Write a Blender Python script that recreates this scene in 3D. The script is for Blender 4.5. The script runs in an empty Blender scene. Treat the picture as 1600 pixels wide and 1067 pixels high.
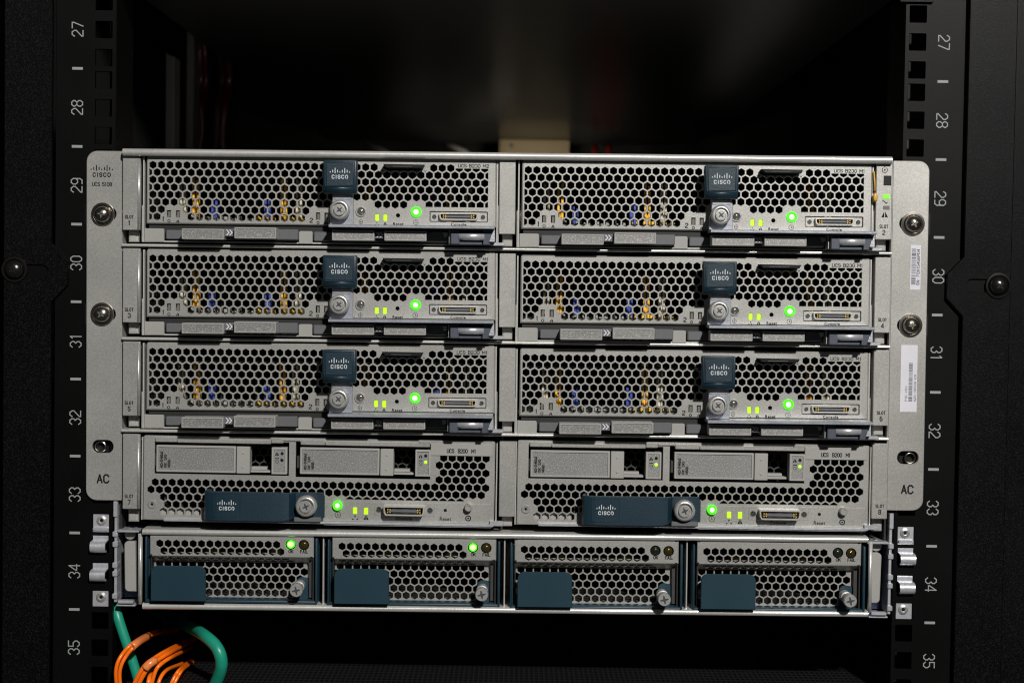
import bpy, bmesh, math, random
from mathutils import Vector, Matrix, Euler
from mathutils.geometry import delaunay_2d_cdt
random.seed(4)
sc = bpy.context.scene
COL = sc.collection
S = 0.001                                   # everything below is in millimetres

# ------------------------------------------------------------------ camera, world, light
CAM = Vector((4.734, -956.523, 59.065))
CROT = Euler((1.53569539, -0.0153666477, 0.00189368657), 'XYZ')
FPX = 2600.0
CM = CROT.to_matrix()
cd = bpy.data.cameras.new('camera')
cam = bpy.data.objects.new('camera', cd)
COL.objects.link(cam)
cam.location = CAM * S
cam.rotation_euler = CROT
cd.sensor_width = 36
cd.lens = FPX / 1600 * 36
cd.clip_start = 0.01
cd.clip_end = 50
cd.dof.use_dof = True
cd.dof.focus_distance = 0.948
cd.dof.aperture_fstop = 11
sc.camera = cam

W = bpy.data.worlds.new('World')
sc.world = W
W.use_nodes = True
bg = W.node_tree.nodes['Background']
bg.inputs[0].default_value = (0.93, 0.97, 1.0, 1)
bg.inputs[1].default_value = 0.027

def lamp(name, loc, target, size, power, color):
    ld = bpy.data.lights.new(name, 'AREA')
    ld.shape = 'DISK'
    ld.size = size
    ld.energy = power
    ld.color = color
    o = bpy.data.objects.new(name, ld)
    COL.objects.link(o)
    o.location = loc
    o.rotation_euler = (Vector(target) - Vector(loc)).to_track_quat('-Z', 'Y').to_euler()
    return o
lamp('flash_lamp', (0.56, -1.95, 1.16), (0, 0, 0.02), 0.11, 58.0, (1.0, 0.975, 0.935))
# the lit aisle behind the rack: reaches in under the case and over the top of the chassis
l = lamp('aisle_lamp', (0.0, 1.06, 0.10), (0, 0.7, 0.226), 0.30, 0.0007, (1.0, 0.90, 0.74))
l.data.spread = math.radians(70)
l = lamp('box_fill_lamp', (0.03, 0.755, 0.137), (0.01, 0.98, 0.195), 0.03, 0.075, (1.0, 0.87, 0.66))  # added fill with no fixture there, brightens the beige box and cable ends
l.data.spread = math.radians(125)
sc.cycles.pixel_filter_type = 'BLACKMAN_HARRIS'
sc.cycles.filter_width = 1.1
sc.view_settings.view_transform = 'Standard'
sc.view_settings.look = 'None'
sc.view_settings.gamma = 1
sc.view_settings.exposure = 0

# ------------------------------------------------------------------ materials
def mat(name, col, rough=.5, metal=0., noise=0., nscale=900., bump=0., bscale=2000., emit=None, estr=0., spec=.5, coat=0., trans=0.):
    m = bpy.data.materials.new(name)
    m.use_nodes = True
    nt = m.node_tree
    b = nt.nodes['Principled BSDF']
    b.inputs['Base Color'].default_value = (*col, 1)
    b.inputs['Roughness'].default_value = rough
    b.inputs['Metallic'].default_value = metal
    b.inputs['Specular IOR Level'].default_value = spec
    b.inputs['Coat Weight'].default_value = coat
    b.inputs['Transmission Weight'].default_value = trans
    if emit:
        b.inputs['Emission Color'].default_value = (*emit, 1)
        b.inputs['Emission Strength'].default_value = estr
    if noise or bump:
        tc = nt.nodes.new('ShaderNodeTexCoord')
        if noise:
            n = nt.nodes.new('ShaderNodeTexNoise')
            n.inputs['Scale'].default_value = nscale
            n.inputs['Detail'].default_value = 3
            n.inputs['Roughness'].default_value = .7
            nt.links.new(tc.outputs['Object'], n.inputs['Vector'])
            # broad soft mottling on top of the fine flake
            n2 = nt.nodes.new('ShaderNodeTexNoise')
            n2.inputs['Scale'].default_value = 22
            n2.inputs['Detail'].default_value = 4
            nt.links.new(tc.outputs['Object'], n2.inputs['Vector'])
            r = nt.nodes.new('ShaderNodeMapRange')
            r.inputs['From Min'].default_value = .3
            r.inputs['From Max'].default_value = .7
            r.inputs['To Min'].default_value = 1 - noise
            r.inputs['To Max'].default_value = 1 + noise
            nt.links.new(n.outputs['Fac'], r.inputs['Value'])
            r2 = nt.nodes.new('ShaderNodeMapRange')
            r2.inputs['From Min'].default_value = .3
            r2.inputs['From Max'].default_value = .7
            r2.inputs['To Min'].default_value = .93
            r2.inputs['To Max'].default_value = 1.07
            nt.links.new(n2.outputs['Fac'], r2.inputs['Value'])
            mu = nt.nodes.new('ShaderNodeMath')
            mu.operation = 'MULTIPLY'
            nt.links.new(r.outputs[0], mu.inputs[0])
            nt.links.new(r2.outputs[0], mu.inputs[1])
            mx = nt.nodes.new('ShaderNodeVectorMath')
            mx.operation = 'SCALE'
            mx.inputs[0].default_value = col
            nt.links.new(mu.outputs[0], mx.inputs['Scale'])
            nt.links.new(mx.outputs[0], b.inputs['Base Color'])
            rr = nt.nodes.new('ShaderNodeMapRange')
            rr.inputs['To Min'].default_value = rough - .08
            rr.inputs['To Max'].default_value = rough + .08
            nt.links.new(n2.outputs['Fac'], rr.inputs['Value'])
            nt.links.new(rr.outputs[0], b.inputs['Roughness'])
        if bump:
            nb = nt.nodes.new('ShaderNodeTexNoise')
            nb.inputs['Scale'].default_value = bscale
            nb.inputs['Detail'].default_value = 2
            nt.links.new(tc.outputs['Object'], nb.inputs['Vector'])
            bp = nt.nodes.new('ShaderNodeBump')
            bp.inputs['Strength'].default_value = bump
            bp.inputs['Distance'].default_value = .0004
            nt.links.new(nb.outputs['Fac'], bp.inputs['Height'])
            nt.links.new(bp.outputs[0], b.inputs['Normal'])
    return m

GRAY = mat('grey_flake_paint', (.440, .432, .406), .38, .5, .17, 1300, .12, 1600)
GRAYF = mat('grey_smooth_plastic', (.33, .324, .306), .5, 0, .05, 900, .1, 1500)
FLAKE = mat('sparkling_flake_paint', (.26, .255, .247), .46, .3, .28, 1500, .12, 1600)
DARKG = mat('dark_grey_plastic', (.115, .118, .125), .5, 0, .08, 800, .15)
CHAR = mat('charcoal_plastic', (.05, .055, .065), .4, 0, .08, 800, .1)
ZINC = mat('zinc_plated_steel', (.60, .61, .65), .36, .55, .12, 260, .25, 600)
ROD = mat('rolled_steel_edge', (.66, .65, .62), .30, .5, .08, 500, .15, 1200)
ZINCD = mat('dull_zinc_bracket', (.36, .375, .42), .38, .5, .14, 260, .25, 600)
CHROME = mat('nickel_plated_screw', (.46, .43, .385), .2, 1, .05, 500)
STEEL = mat('machined_steel', (.46, .455, .435), .36, .55, .08, 700, .2, 900)
BLUE = mat('dark_teal_blue_plastic', (.007, .025, .040), .45, 0, .12, 1300, .25, 1300)
PSUBLUE = mat('teal_blue_painted_steel', (.011, .037, .055), .42, 0, .08, 2000, .12, 2000)
BLACK = mat('black_plastic', (.008, .008, .009), .45, 0, 0, 1, .1, spec=.25)
RAILB = mat('black_powder_coat', (.0018, .0018, .0018), .42, 0, .2, 1600, .15, 1600, spec=.13)
PANB = mat('textured_black_powder_coat', (.0014, .0014, .0016), .38, 0, .3, 1500, .25, 1700, spec=.12)
def sparkle(m, col, lo, hi, scale):
    """flake sparkle put into the colour as pale flecks of the coat"""
    nt = m.node_tree
    b = nt.nodes['Principled BSDF']
    tc = nt.nodes.new('ShaderNodeTexCoord')
    n = nt.nodes.new('ShaderNodeTexNoise')
    n.inputs['Scale'].default_value = scale
    n.inputs['Detail'].default_value = 1
    nt.links.new(tc.outputs['Object'], n.inputs['Vector'])
    r = nt.nodes.new('ShaderNodeMapRange')
    r.inputs['From Min'].default_value = lo
    r.inputs['From Max'].default_value = hi
    nt.links.new(n.outputs['Fac'], r.inputs['Value'])
    old = b.inputs['Base Color'].links[0].from_socket
    mx = nt.nodes.new('ShaderNodeMix')
    mx.data_type = 'RGBA'
    nt.links.new(r.outputs[0], mx.inputs[0])
    nt.links.new(old, mx.inputs[6])
    mx.inputs[7].default_value = (*col, 1)
    nt.links.new(mx.outputs[2], b.inputs['Base Color'])
sparkle(PANB, (.012, .012, .013), .5, .75, 1700)
sparkle(RAILB, (.006, .006, .006), .55, .8, 1700)
sparkle(GRAY, (.66, .655, .63), .62, .82, 1500)
sparkle(FLAKE, (.55, .54, .52), .58, .78, 1500)
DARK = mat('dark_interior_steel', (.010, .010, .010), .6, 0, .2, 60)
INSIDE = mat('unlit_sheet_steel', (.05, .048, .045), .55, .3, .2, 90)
PRINTK = mat('black_ink', (.010, .010, .010), .6, spec=.15)
PRINTW = mat('white_ink', (.50, .54, .56), .6)
PRINTG = mat('grey_rail_ink', (.27, .29, .285), .6)
LABEL = mat('white_label_paper', (.66, .65, .70), .6, 0, .03, 300)
BARK = mat('barcode_ink', (.07, .07, .09), .6)
GRN = mat('lit_green_ring', (.05, .5, .02), .3, emit=(.08, 1, .01), estr=1.0)
OKG = mat('lit_green_lamp', (.2, 1, .1), .3, emit=(.30, 1, .16), estr=2.6)
GRNC = mat('lit_green_core', (.5, 1, .4), .3, emit=(.42, 1, .30), estr=5.0)
YLED = mat('lit_yellow_green_led', (.4, .8, .02), .4, emit=(.36, 1, .0), estr=.95)
GLED = mat('lit_green_led', (.2, .8, .02), .4, emit=(.16, 1, .01), estr=.7)
OFFLED = mat('unlit_led_window', (.16, .155, .14), .35)
AMBOFF = mat('unlit_amber_led', (.035, .026, .004), .12, coat=.4)
GRNOFF = mat('unlit_green_led', (.014, .017, .011), .12, coat=.4)
PCB = mat('circuit_board', (.05, .06, .045), .45, 0, .3, 300)
GOLD = mat('gold_contact', (.95, .62, .09), .3, .25)
PSCREW = mat('screw_recess_glint', (.55, .52, .44), .25, .8)  # paler steel standing in for the sparkle in the cross recess
YEL = mat('yellow_memory_latch', (1.0, .56, .06), .4)
ORA = mat('amber_memory_latch', (.85, .36, .03), .4)
CRE = mat('cream_memory_latch', (.72, .66, .50), .45)
BLU = mat('blue_memory_latch', (.055, .095, .42), .4)
TEAL = mat('teal_cable_jacket', (.012, .29, .19), .38, 0, .06, 300)
ORANGE = mat('orange_fibre_jacket', (1.0, .185, .008), .27, 0, .05, 300)
RED = mat('red_cable_jacket', (.055, .0015, .0015), .45)
REDL = mat('bright_red_cable_jacket', (.30, .01, .006), .4)
CLEAR = mat('clear_marker_sleeve', (.85, .24, .07), .22, spec=.6)
BEIGE = mat('beige_plastic', (.62, .52, .34), .5)
TRUNK = mat('grey_trunking', (.055, .053, .048), .6)
GLOSS = mat('glossy_black_underside', (.010, .0098, .0095), .31, .1)
YTAG = mat('amber_wire_jacket', (.62, .36, .03), .4)
GLASS = mat('dark_glass_button', (.12, .115, .10), .12, .3, coat=.6)

def vent_mat():
    m = mat('perforated_black_steel', (.05, .05, .052), .5, .1)
    nt = m.node_tree
    b = nt.nodes['Principled BSDF']
    tc = nt.nodes.new('ShaderNodeTexCoord')
    mp = nt.nodes.new('ShaderNodeMapping')
    mp.inputs['Scale'].default_value = (330, 150, 1)
    nt.links.new(tc.outputs['Object'], mp.inputs['Vector'])
    v = nt.nodes.new('ShaderNodeTexVoronoi')
    v.voronoi_dimensions = '2D'
    v.inputs['Scale'].default_value = 1
    v.inputs['Randomness'].default_value = 0
    nt.links.new(mp.outputs[0], v.inputs['Vector'])
    r = nt.nodes.new('ShaderNodeMapRange')
    r.inputs['From Min'].default_value = .33
    r.inputs['From Max'].default_value = .40
    nt.links.new(v.outputs['Distance'], r.inputs['Value'])
    mx = nt.nodes.new('ShaderNodeVectorMath')
    mx.operation = 'SCALE'
    mx.inputs[0].default_value = (.014, .014, .015)
    nt.links.new(r.outputs[0], mx.inputs['Scale'])
    nt.links.new(mx.outputs[0], b.inputs['Base Color'])
    bp = nt.nodes.new('ShaderNodeBump')
    bp.inputs['Strength'].default_value = .8
    bp.inputs['Distance'].default_value = .001
    nt.links.new(r.outputs[0], bp.inputs['Height'])
    nt.links.new(bp.outputs[0], b.inputs['Normal'])
    return m
VENT = vent_mat()

# ------------------------------------------------------------------ frames: from the photograph's pixels to real millimetres
class Frame:
    """A thing's own axes: origin (ox, oz) on the rack front, tilted by a radians."""
    def __init__(s, ox=0., oz=0., a=0.):
        s.ox, s.oz, s.a = ox, oz, a
    def c(s, px, py, Y=-4.):
        d = CM @ Vector(((px - 800) / FPX, -(py - 533.5) / FPX, -1))
        t = (Y - CAM.y) / d.y
        p = CAM + d * t
        dx, dz = p.x - s.ox, p.z - s.oz
        return (dx * math.cos(s.a) + dz * math.sin(s.a), -dx * math.sin(s.a) + dz * math.cos(s.a))
    def r(s, x0, y0, x1, y1, Y=-4.):
        """pixel rectangle -> (x0, x1, z0, z1), taking each side at its middle so the photograph's roll does not skew it"""
        my, mx = (y0 + y1) / 2, (x0 + x1) / 2
        return (s.c(x0, my, Y)[0], s.c(x1, my, Y)[0], s.c(mx, y1, Y)[1], s.c(mx, y0, Y)[1])

# ------------------------------------------------------------------ mesh builder
class MB:
    def __init__(s):
        s.bm = bmesh.new()
    def _add(s, b):
        me = bpy.data.meshes.new('tmp')
        b.to_mesh(me)
        b.free()
        s.bm.from_mesh(me)
        bpy.data.meshes.remove(me)
        return s
    def box(s, x0, x1, y0, y1, z0, z1, bev=0., seg=1):
        b = bmesh.new()
        bmesh.ops.create_cube(b, size=1)
        for v in b.verts:
            v.co = Vector(((x0 + x1) / 2 + v.co.x * (x1 - x0), (y0 + y1) / 2 + v.co.y * (y1 - y0), (z0 + z1) / 2 + v.co.z * (z1 - z0)))
        if bev:
            bmesh.ops.bevel(b, geom=b.edges[:], offset=bev, segments=seg, profile=.5, affect='EDGES', clamp_overlap=True)
            if seg > 1:
                for f in b.faces: f.smooth = True
        return s._add(b)
    def hexa(s, pts, bev=0.):
        """8 corners: front quad (4, anticlockwise seen from the front), then back quad"""
        b = bmesh.new()
        v = [b.verts.new(p) for p in pts]
        for f in ((0, 1, 2, 3), (7, 6, 5, 4), (0, 4, 5, 1), (1, 5, 6, 2), (2, 6, 7, 3), (3, 7, 4, 0)):
            b.faces.new([v[i] for i in f])
        bmesh.ops.recalc_face_normals(b, faces=b.faces[:])
        if bev:
            bmesh.ops.bevel(b, geom=b.edges[:], offset=bev, segments=1, affect='EDGES', clamp_overlap=True)
        return s._add(b)
    def prism(s, poly, y0, y1, bev=0., seg=1):
        """poly in (x, z), front face at y0"""
        b = bmesh.new()
        f = [b.verts.new((x, y0, z)) for x, z in poly]
        k = [b.verts.new((x, y1, z)) for x, z in poly]
        n = len(poly)
        b.faces.new(f)
        b.faces.new(k[::-1])
        for i in range(n):
            b.faces.new((f[i], k[i], k[(i + 1) % n], f[(i + 1) % n]))
        bmesh.ops.recalc_face_normals(b, faces=b.faces[:])
        if bev:
            es = [e for e in b.edges if abs(e.verts[0].co.y - y0) < 1e-6 and abs(e.verts[1].co.y - y0) < 1e-6]
            bmesh.ops.bevel(b, geom=es, offset=bev, segments=seg, profile=.5, affect='EDGES', clamp_overlap=True)
        return s._add(b)
    def prof(s, pts, x0, x1, smooth=False):
        """profile in (y, z) run along x"""
        b = bmesh.new()
        f = [b.verts.new((x0, y, z)) for y, z in pts]
        k = [b.verts.new((x1, y, z)) for y, z in pts]
        n = len(pts)
        b.faces.new(f)
        b.faces.new(k[::-1])
        for i in range(n):
            q = b.faces.new((f[i], k[i], k[(i + 1) % n], f[(i + 1) % n]))
            q.smooth = smooth
        bmesh.ops.recalc_face_normals(b, faces=b.faces[:])
        return s._add(b)
    def lathe(s, pts, cx, cz, n=28):
        """(radius, y) profile turned about the y axis through (cx, cz)"""
        b = bmesh.new()
        rings = []
        for r, y in pts:
            if r < 1e-6:
                rings.append([b.verts.new((cx, y, cz))])
            else:
                rings.append([b.verts.new((cx + r * math.cos(2 * math.pi * i / n), y, cz + r * math.sin(2 * math.pi * i / n))) for i in range(n)])
        for A, B in zip(rings, rings[1:]):
            for i in range(n):
                j = (i + 1) % n
                if len(A) == 1 and len(B) == 1: continue
                if len(A) == 1: q = b.faces.new((A[0], B[i], B[j]))
                elif len(B) == 1: q = b.faces.new((A[i], B[0], A[j]))
                else: q = b.faces.new((A[i], B[i], B[j], A[j]))
                q.smooth = True
        bmesh.ops.recalc_face_normals(b, faces=b.faces[:])
        for e in b.edges:
            if len(e.link_faces) == 2 and e.calc_face_angle(0) > math.radians(38): e.smooth = False
        return s._add(b)
    def tube(s, pts, r, n=12, caps=True):
        P = [Vector(p) for p in pts]
        b = bmesh.new()
        rings = []
        up = Vector((0, 0, 1))
        prev = None
        for i, p in enumerate(P):
            t = (P[min(i + 1, len(P) - 1)] - P[max(i - 1, 0)]).normalized()
            if prev is None:
                a = t.orthogonal().normalized()
            else:
                a = (prev - t * prev.dot(t)).normalized()
            prev = a
            c = t.cross(a)
            rr = r[i] if isinstance(r, (list, tuple)) else r
            rings.append([b.verts.new(p + rr * (a * math.cos(2 * math.pi * k / n) + c * math.sin(2 * math.pi * k / n))) for k in range(n)])
        for A, B in zip(rings, rings[1:]):
            for i in range(n):
                q = b.faces.new((A[i], A[(i + 1) % n], B[(i + 1) % n], B[i]))
                q.smooth = True
        if caps:
            b.faces.new(rings[0][::-1])
            b.faces.new(rings[-1])
        bmesh.ops.recalc_face_normals(b, faces=b.faces[:])
        return s._add(b)
    def rodx(s, x0, x1, y, z, r, n=14):
        return s.tube([(x0, y, z), (x1, y, z)], r, n)
    def plate(s, outline, holes, y0, y1, ch=.25, och=.4):
        """sheet with real holes: outline and holes in (x, z); chamfered rims; walls back to y1"""
        outline = ccw(outline)
        inner = offset(outline, -och)
        vs, es = [], []
        def loop(p):
            k = len(vs)
            vs.extend(Vector(q) for q in p)
            es.extend((k + i, k + (i + 1) % len(p)) for i in range(len(p)))
        loop(inner)
        hs = []
        for h in holes:
            h = ccw(h)
            if len(h) < 3 or abs(area(h)) < .25: continue
            hs.append((offset(h, ch), h))
            loop(hs[-1][0])
        V, Ed, F, OV, *_ = delaunay_2d_cdt(vs, es, [], 1, 1e-6)
        nin = len(inner)
        lid = [0] * nin
        for i, (A, h) in enumerate(hs): lid += [i + 1] * len(A)
        own = [lid[o[0]] if o else -1 for o in OV]
        F = [f for f in F if not (own[f[0]] > 0 and all(own[i] == own[f[0]] for i in f))]
        b = bmesh.new()
        bv = [b.verts.new((v.x, y0, v.y)) for v in V]
        for f in F:
            try: b.faces.new([bv[i] for i in f])
            except ValueError: pass
        def ring(A, yA, B, yB):
            a = [b.verts.new((x, yA, z)) for x, z in A]
            c = [b.verts.new((x, yB, z)) for x, z in B]
            for i in range(len(A)):
                j = (i + 1) % len(A)
                b.faces.new((a[i], a[j], c[j], c[i]))
        ring(inner, y0, outline, y0 + och)
        ring(outline, y0 + och, outline, y1)
        for A, h in hs:
            ring(A, y0, h, y0 + ch)
            ring(h, y0 + ch, h, y1)
        return s._add(b)
    def build(s, name, m, parent=None, o=(0, 0, 0)):
        me = bpy.data.meshes.new(name)
        bmesh.ops.translate(s.bm, verts=s.bm.verts, vec=Vector((-o[0], -o[1], -o[2])))
        bmesh.ops.scale(s.bm, verts=s.bm.verts, vec=(S, S, S))
        s.bm.to_mesh(me)
        s.bm.free()
        me.materials.append(m)
        ob = bpy.data.objects.new(name, me)
        COL.objects.link(ob)
        ob.parent = parent
        return ob

def area(p):
    return sum(p[i][0] * p[(i + 1) % len(p)][1] - p[(i + 1) % len(p)][0] * p[i][1] for i in range(len(p))) / 2
def ccw(p):
    return list(p) if area(p) > 0 else list(p)[::-1]
def offset(p, d):
    """grow (d > 0) or shrink an anticlockwise polygon"""
    out = []
    n = len(p)
    for i in range(n):
        a, b, c = Vector(p[i - 1]), Vector(p[i]), Vector(p[(i + 1) % n])
        e1, e2 = (b - a).normalized(), (c - b).normalized()
        n1, n2 = Vector((e1.y, -e1.x)), Vector((e2.y, -e2.x))
        q = n1 + n2
        l = max(q.dot(n1), .35)
        out.append(tuple(b + q * (d / l)))
    return out
def clip(p, nx, nz, d):
    """keep the part of the convex polygon where nx*x + nz*z <= d"""
    out = []
    for i in range(len(p)):
        a, b = p[i], p[(i + 1) % len(p)]
        fa, fb = nx * a[0] + nz * a[1] - d, nx * b[0] + nz * b[1] - d
        if fa <= 0: out.append(a)
        if fa * fb < 0:
            t = fa / (fa - fb)
            out.append((a[0] + t * (b[0] - a[0]), a[1] + t * (b[1] - a[1])))
    q = []
    for v in out:
        if not q or math.hypot(v[0] - q[-1][0], v[1] - q[-1][1]) > .05: q.append(v)
    if len(q) > 1 and math.hypot(q[0][0] - q[-1][0], q[0][1] - q[-1][1]) <= .05: q.pop()
    return q
def hexagon(x, z, R):
    return [(x + R * math.cos(math.radians(30 + 60 * k)), z + R * math.sin(math.radians(30 + 60 * k))) for k in range(6)]
def circle(x, z, r, n=18):
    return [(x + r * math.cos(2 * math.pi * k / n), z + r * math.sin(2 * math.pi * k / n)) for k in range(n)]
def rect(x0, x1, z0, z1):
    return [(x0, z0), (x1, z0), (x1, z1), (x0, z1)]
def rrect(x0, x1, z0, z1, r, n=5, corners=(1, 1, 1, 1)):
    """rounded rectangle; corners: bottom-left, bottom-right, top-right, top-left"""
    out = []
    for k, (cx, cz, sx, sz, a0) in enumerate(((x0, z0, 1, 1, 180), (x1, z0, -1, 1, 270), (x1, z1, -1, -1, 0), (x0, z1, 1, -1, 90))):
        if not corners[k]:
            out.append((cx, cz))
            continue
        for i in range(n + 1):
            a = math.radians(a0 + 90 * i / n)
            out.append((cx + sx * r + r * math.cos(a), cz + sz * r + r * math.sin(a)))
    return out
def spline(pts, n=8):
    P = [Vector(p) for p in pts]
    out = []
    for i in range(len(P) - 1):
        p0, p1, p2, p3 = P[max(i - 1, 0)], P[i], P[i + 1], P[min(i + 2, len(P) - 1)]
        for k in range(n):
            t = k / n
            out.append(.5 * ((2 * p1) + (p2 - p0) * t + (2 * p0 - 5 * p1 + 4 * p2 - p3) * t * t + (3 * p1 - p0 - 3 * p2 + p3) * t ** 3))
    out.append(P[-1])
    return out

_tcache = {}
def text_polys(s, bold=0.):
    if (s, bold) not in _tcache:
        c = bpy.data.curves.new('t', 'FONT')
        c.body = s
        c.size = 1
        c.resolution_u = 3
        c.space_character = 1.12
        c.offset = bold
        o = bpy.data.objects.new('t', c)
        me = bpy.data.meshes.new_from_object(o)
        vs = [(v.co.x, v.co.y) for v in me.vertices]
        fs = [tuple(p.vertices) for p in me.polygons]
        bpy.data.objects.remove(o)
        bpy.data.curves.remove(c)
        bpy.data.meshes.remove(me)
        _tcache[(s, bold)] = (vs, fs)
    return _tcache[(s, bold)]
def add_text(mb, s, x, z, y, h, w=None, rot=0., bold=0.):
    """ink letters centred on (x, z), caps h high and w wide, lying on the surface at y"""
    vs, fs = text_polys(s, bold)
    xs, zs = [v[0] for v in vs], [v[1] for v in vs]
    cx, cz = (min(xs) + max(xs)) / 2, (min(zs) + max(zs)) / 2
    kz = h / (max(zs) - min(zs))
    kx = kz if w is None else w / (max(xs) - min(xs))
    ca, sa = math.cos(math.radians(rot)), math.sin(math.radians(rot))
    bv = []
    for vx, vz in vs:
        a, b = (vx - cx) * kx, (vz - cz) * kz
        bv.append(mb.bm.verts.new((x + a * ca - b * sa, y, z + a * sa + b * ca)))
    for f in fs:
        try: mb.bm.faces.new([bv[i] for i in f])
        except ValueError: pass
    return mb
def flat(mb, poly, y):
    mb.bm.faces.new([mb.bm.verts.new((x, y, z)) for x, z in poly])
    return mb
def ringflat(mb, x, z, r0, r1, y, n=20, a0=0, a1=360):
    k = int(n * (a1 - a0) / 360) + 1
    A = [math.radians(a0 + (a1 - a0) * i / (k - 1)) for i in range(k)]
    p = [mb.bm.verts.new((x + r0 * math.cos(a), y, z + r0 * math.sin(a))) for a in A]
    q = [mb.bm.verts.new((x + r1 * math.cos(a), y, z + r1 * math.sin(a))) for a in A]
    for i in range(k - 1):
        mb.bm.faces.new((p[i], p[i + 1], q[i + 1], q[i]))
    return mb
DIG = {'0': [[(.3, 0), (.7, 0), (1, .22), (1, .78), (.7, 1), (.3, 1), (0, .78), (0, .22), (.3, 0)]],
       '1': [[(.2, .82), (.5, 1), (.5, 0)]],
       '2': [[(0, .78), (0, .82), (.28, 1), (.72, 1), (1, .8), (1, .62), (0, .12), (0, 0), (1, 0)]],
       '3': [[(0, .82), (.28, 1), (.72, 1), (1, .82), (1, .65), (.72, .5), (1, .35), (1, .18), (.72, 0), (.28, 0), (0, .18)]],
       '4': [[(.8, 0), (.8, 1)], [(.8, 1), (0, .38), (0, .28), (1, .28)]],
       '5': [[(1, 1), (.04, 1), (.04, .56), (.7, .56), (1, .38), (1, .2), (.7, 0), (.28, 0), (0, .16)]],
       '7': [[(0, 1), (1, 1), (1, .85), (.35, 0)]],
       '8': [[(.28, .53), (0, .72), (0, .83), (.28, 1), (.72, 1), (1, .83), (1, .72), (.72, .53), (.28, .53), (0, .35), (0, .18), (.28, 0), (.72, 0), (1, .18), (1, .35), (.72, .53)]],
       '9': [[(1, .6), (.72, .42), (.28, .42), (0, .6), (0, .82), (.28, 1), (.72, 1), (1, .82), (1, .2), (.72, 0), (.1, 0)]],
       '6': [[(.9, 1), (.28, 1), (0, .8), (0, .2), (.28, 0), (.72, 0), (1, .2), (1, .4), (.72, .58), (.0, .58)]]}
DIG.update({'U': [[(0, 1), (0, .2), (.28, 0), (.72, 0), (1, .2), (1, 1)]], 'C': [[(1, .8), (.72, 1), (.28, 1), (0, .8), (0, .2), (.28, 0), (.72, 0), (1, .2)]],
            'S': [[(1, .82), (.72, 1), (.28, 1), (0, .82), (0, .68), (.25, .54), (.75, .46), (1, .32), (1, .18), (.72, 0), (.28, 0), (0, .18)]],
            'B': [[(0, 0), (0, 1), (.68, 1), (.95, .85), (.95, .68), (.68, .53), (0, .53)], [(.68, .53), (1, .38), (1, .15), (.72, 0), (0, 0)]],
            'M': [[(0, 0), (0, 1), (.5, .35), (1, 1), (1, 0)]], 'I': [[(.5, 0), (.5, 1)]], 'O': [[(.3, 0), (.7, 0), (1, .25), (1, .75), (.7, 1), (.3, 1), (0, .75), (0, .25), (.3, 0)]],
            'A': [[(0, 0), (.5, 1), (1, 0)], [(.2, .33), (.8, .33)]], 'F': [[(0, 0), (0, 1), (.95, 1)], [(0, .52), (.8, .52)]], 'L': [[(0, 1), (0, 0), (.9, 0)]],
            'T': [[(0, 1), (1, 1)], [(.5, 1), (.5, 0)]], 'K': [[(0, 0), (0, 1)], [(1, 1), (0, .42)], [(.3, .6), (1, 0)]],
            'G': [[(1, .8), (.72, 1), (.28, 1), (0, .8), (0, .2), (.28, 0), (.72, 0), (1, .2), (1, .45), (.6, .45)]], 'N': [[(0, 0), (0, 1), (1, 0), (1, 1)]],
            'P': [[(0, 0), (0, 1), (.7, 1), (1, .84), (1, .64), (.7, .48), (0, .48)]], 'D': [[(0, 0), (0, 1), (.65, 1), (1, .75), (1, .25), (.65, 0), (0, 0)]],
            'V': [[(0, 1), (.5, 0), (1, 1)]], 'X': [[(0, 0), (1, 1)], [(0, 1), (1, 0)]], ':': [[(.4, .1), (.6, .1)], [(.4, .6), (.6, .6)]], '-': [[(.15, .45), (.85, .45)]], ' ': []})
WIDE = {'M': 1.3, 'I': .3, '1': .6, ':': .4, ' ': .6, 'O': 1.1, 'C': 1.05}
def add_caps(mb, s, x, z, y, h, w, rot=0., th=.17, gap=.42):
    """condensed sign lettering in capitals, h high and w wide over all, flat on the surface at y"""
    ws = [WIDE.get(q, 1.) for q in s]
    t = th * h
    k = (w - t) / (sum(ws) + gap * (len(s) - 1))
    ca, sa = math.cos(math.radians(rot)), math.sin(math.radians(rot))
    ox, n = -(w - t) / 2, 0
    hh = h - t
    for q, wd in zip(s, ws):
        for st in DIG[q]:
            for p0, p1 in zip(st, st[1:]):
                a = Vector((ox + p0[0] * wd * k, (p0[1] - .5) * hh))
                b = Vector((ox + p1[0] * wd * k, (p1[1] - .5) * hh))
                if (b - a).length < 1e-6: continue
                d = (b - a).normalized() * t * .42
                m_ = Vector((-d.y, d.x)).normalized() * t / 2
                flat(mb, [(x + v.x * ca - v.y * sa, z + v.x * sa + v.y * ca) for v in (a - d - m_, b + d - m_, b + d + m_, a - d + m_)], y - .003 * (n % 7))
                n += 1
        ox += (wd + gap) * k
    return mb
def add_logo(mb, x, z, y, w):
    """nine upright bars over the maker's word, w wide"""
    u = w / 16.
    for i, h in enumerate((1, 2, 4, 2, 1, 2, 4, 2, 1)):
        hx = x + (i - 4) * 1.93 * u
        zb = z + (.9 if h == 4 else 1.5) * u
        hh = {1: 1.0, 2: 2.2, 4: 4.3}[h] * u
        flat(mb, rect(hx - .38 * u, hx + .38 * u, zb, zb + hh), y)
    add_caps(mb, 'CISCO', x, z - 1.9 * u, y, 3.3 * u, 13.2 * u, th=.2, gap=.75)
    return mb

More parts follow.
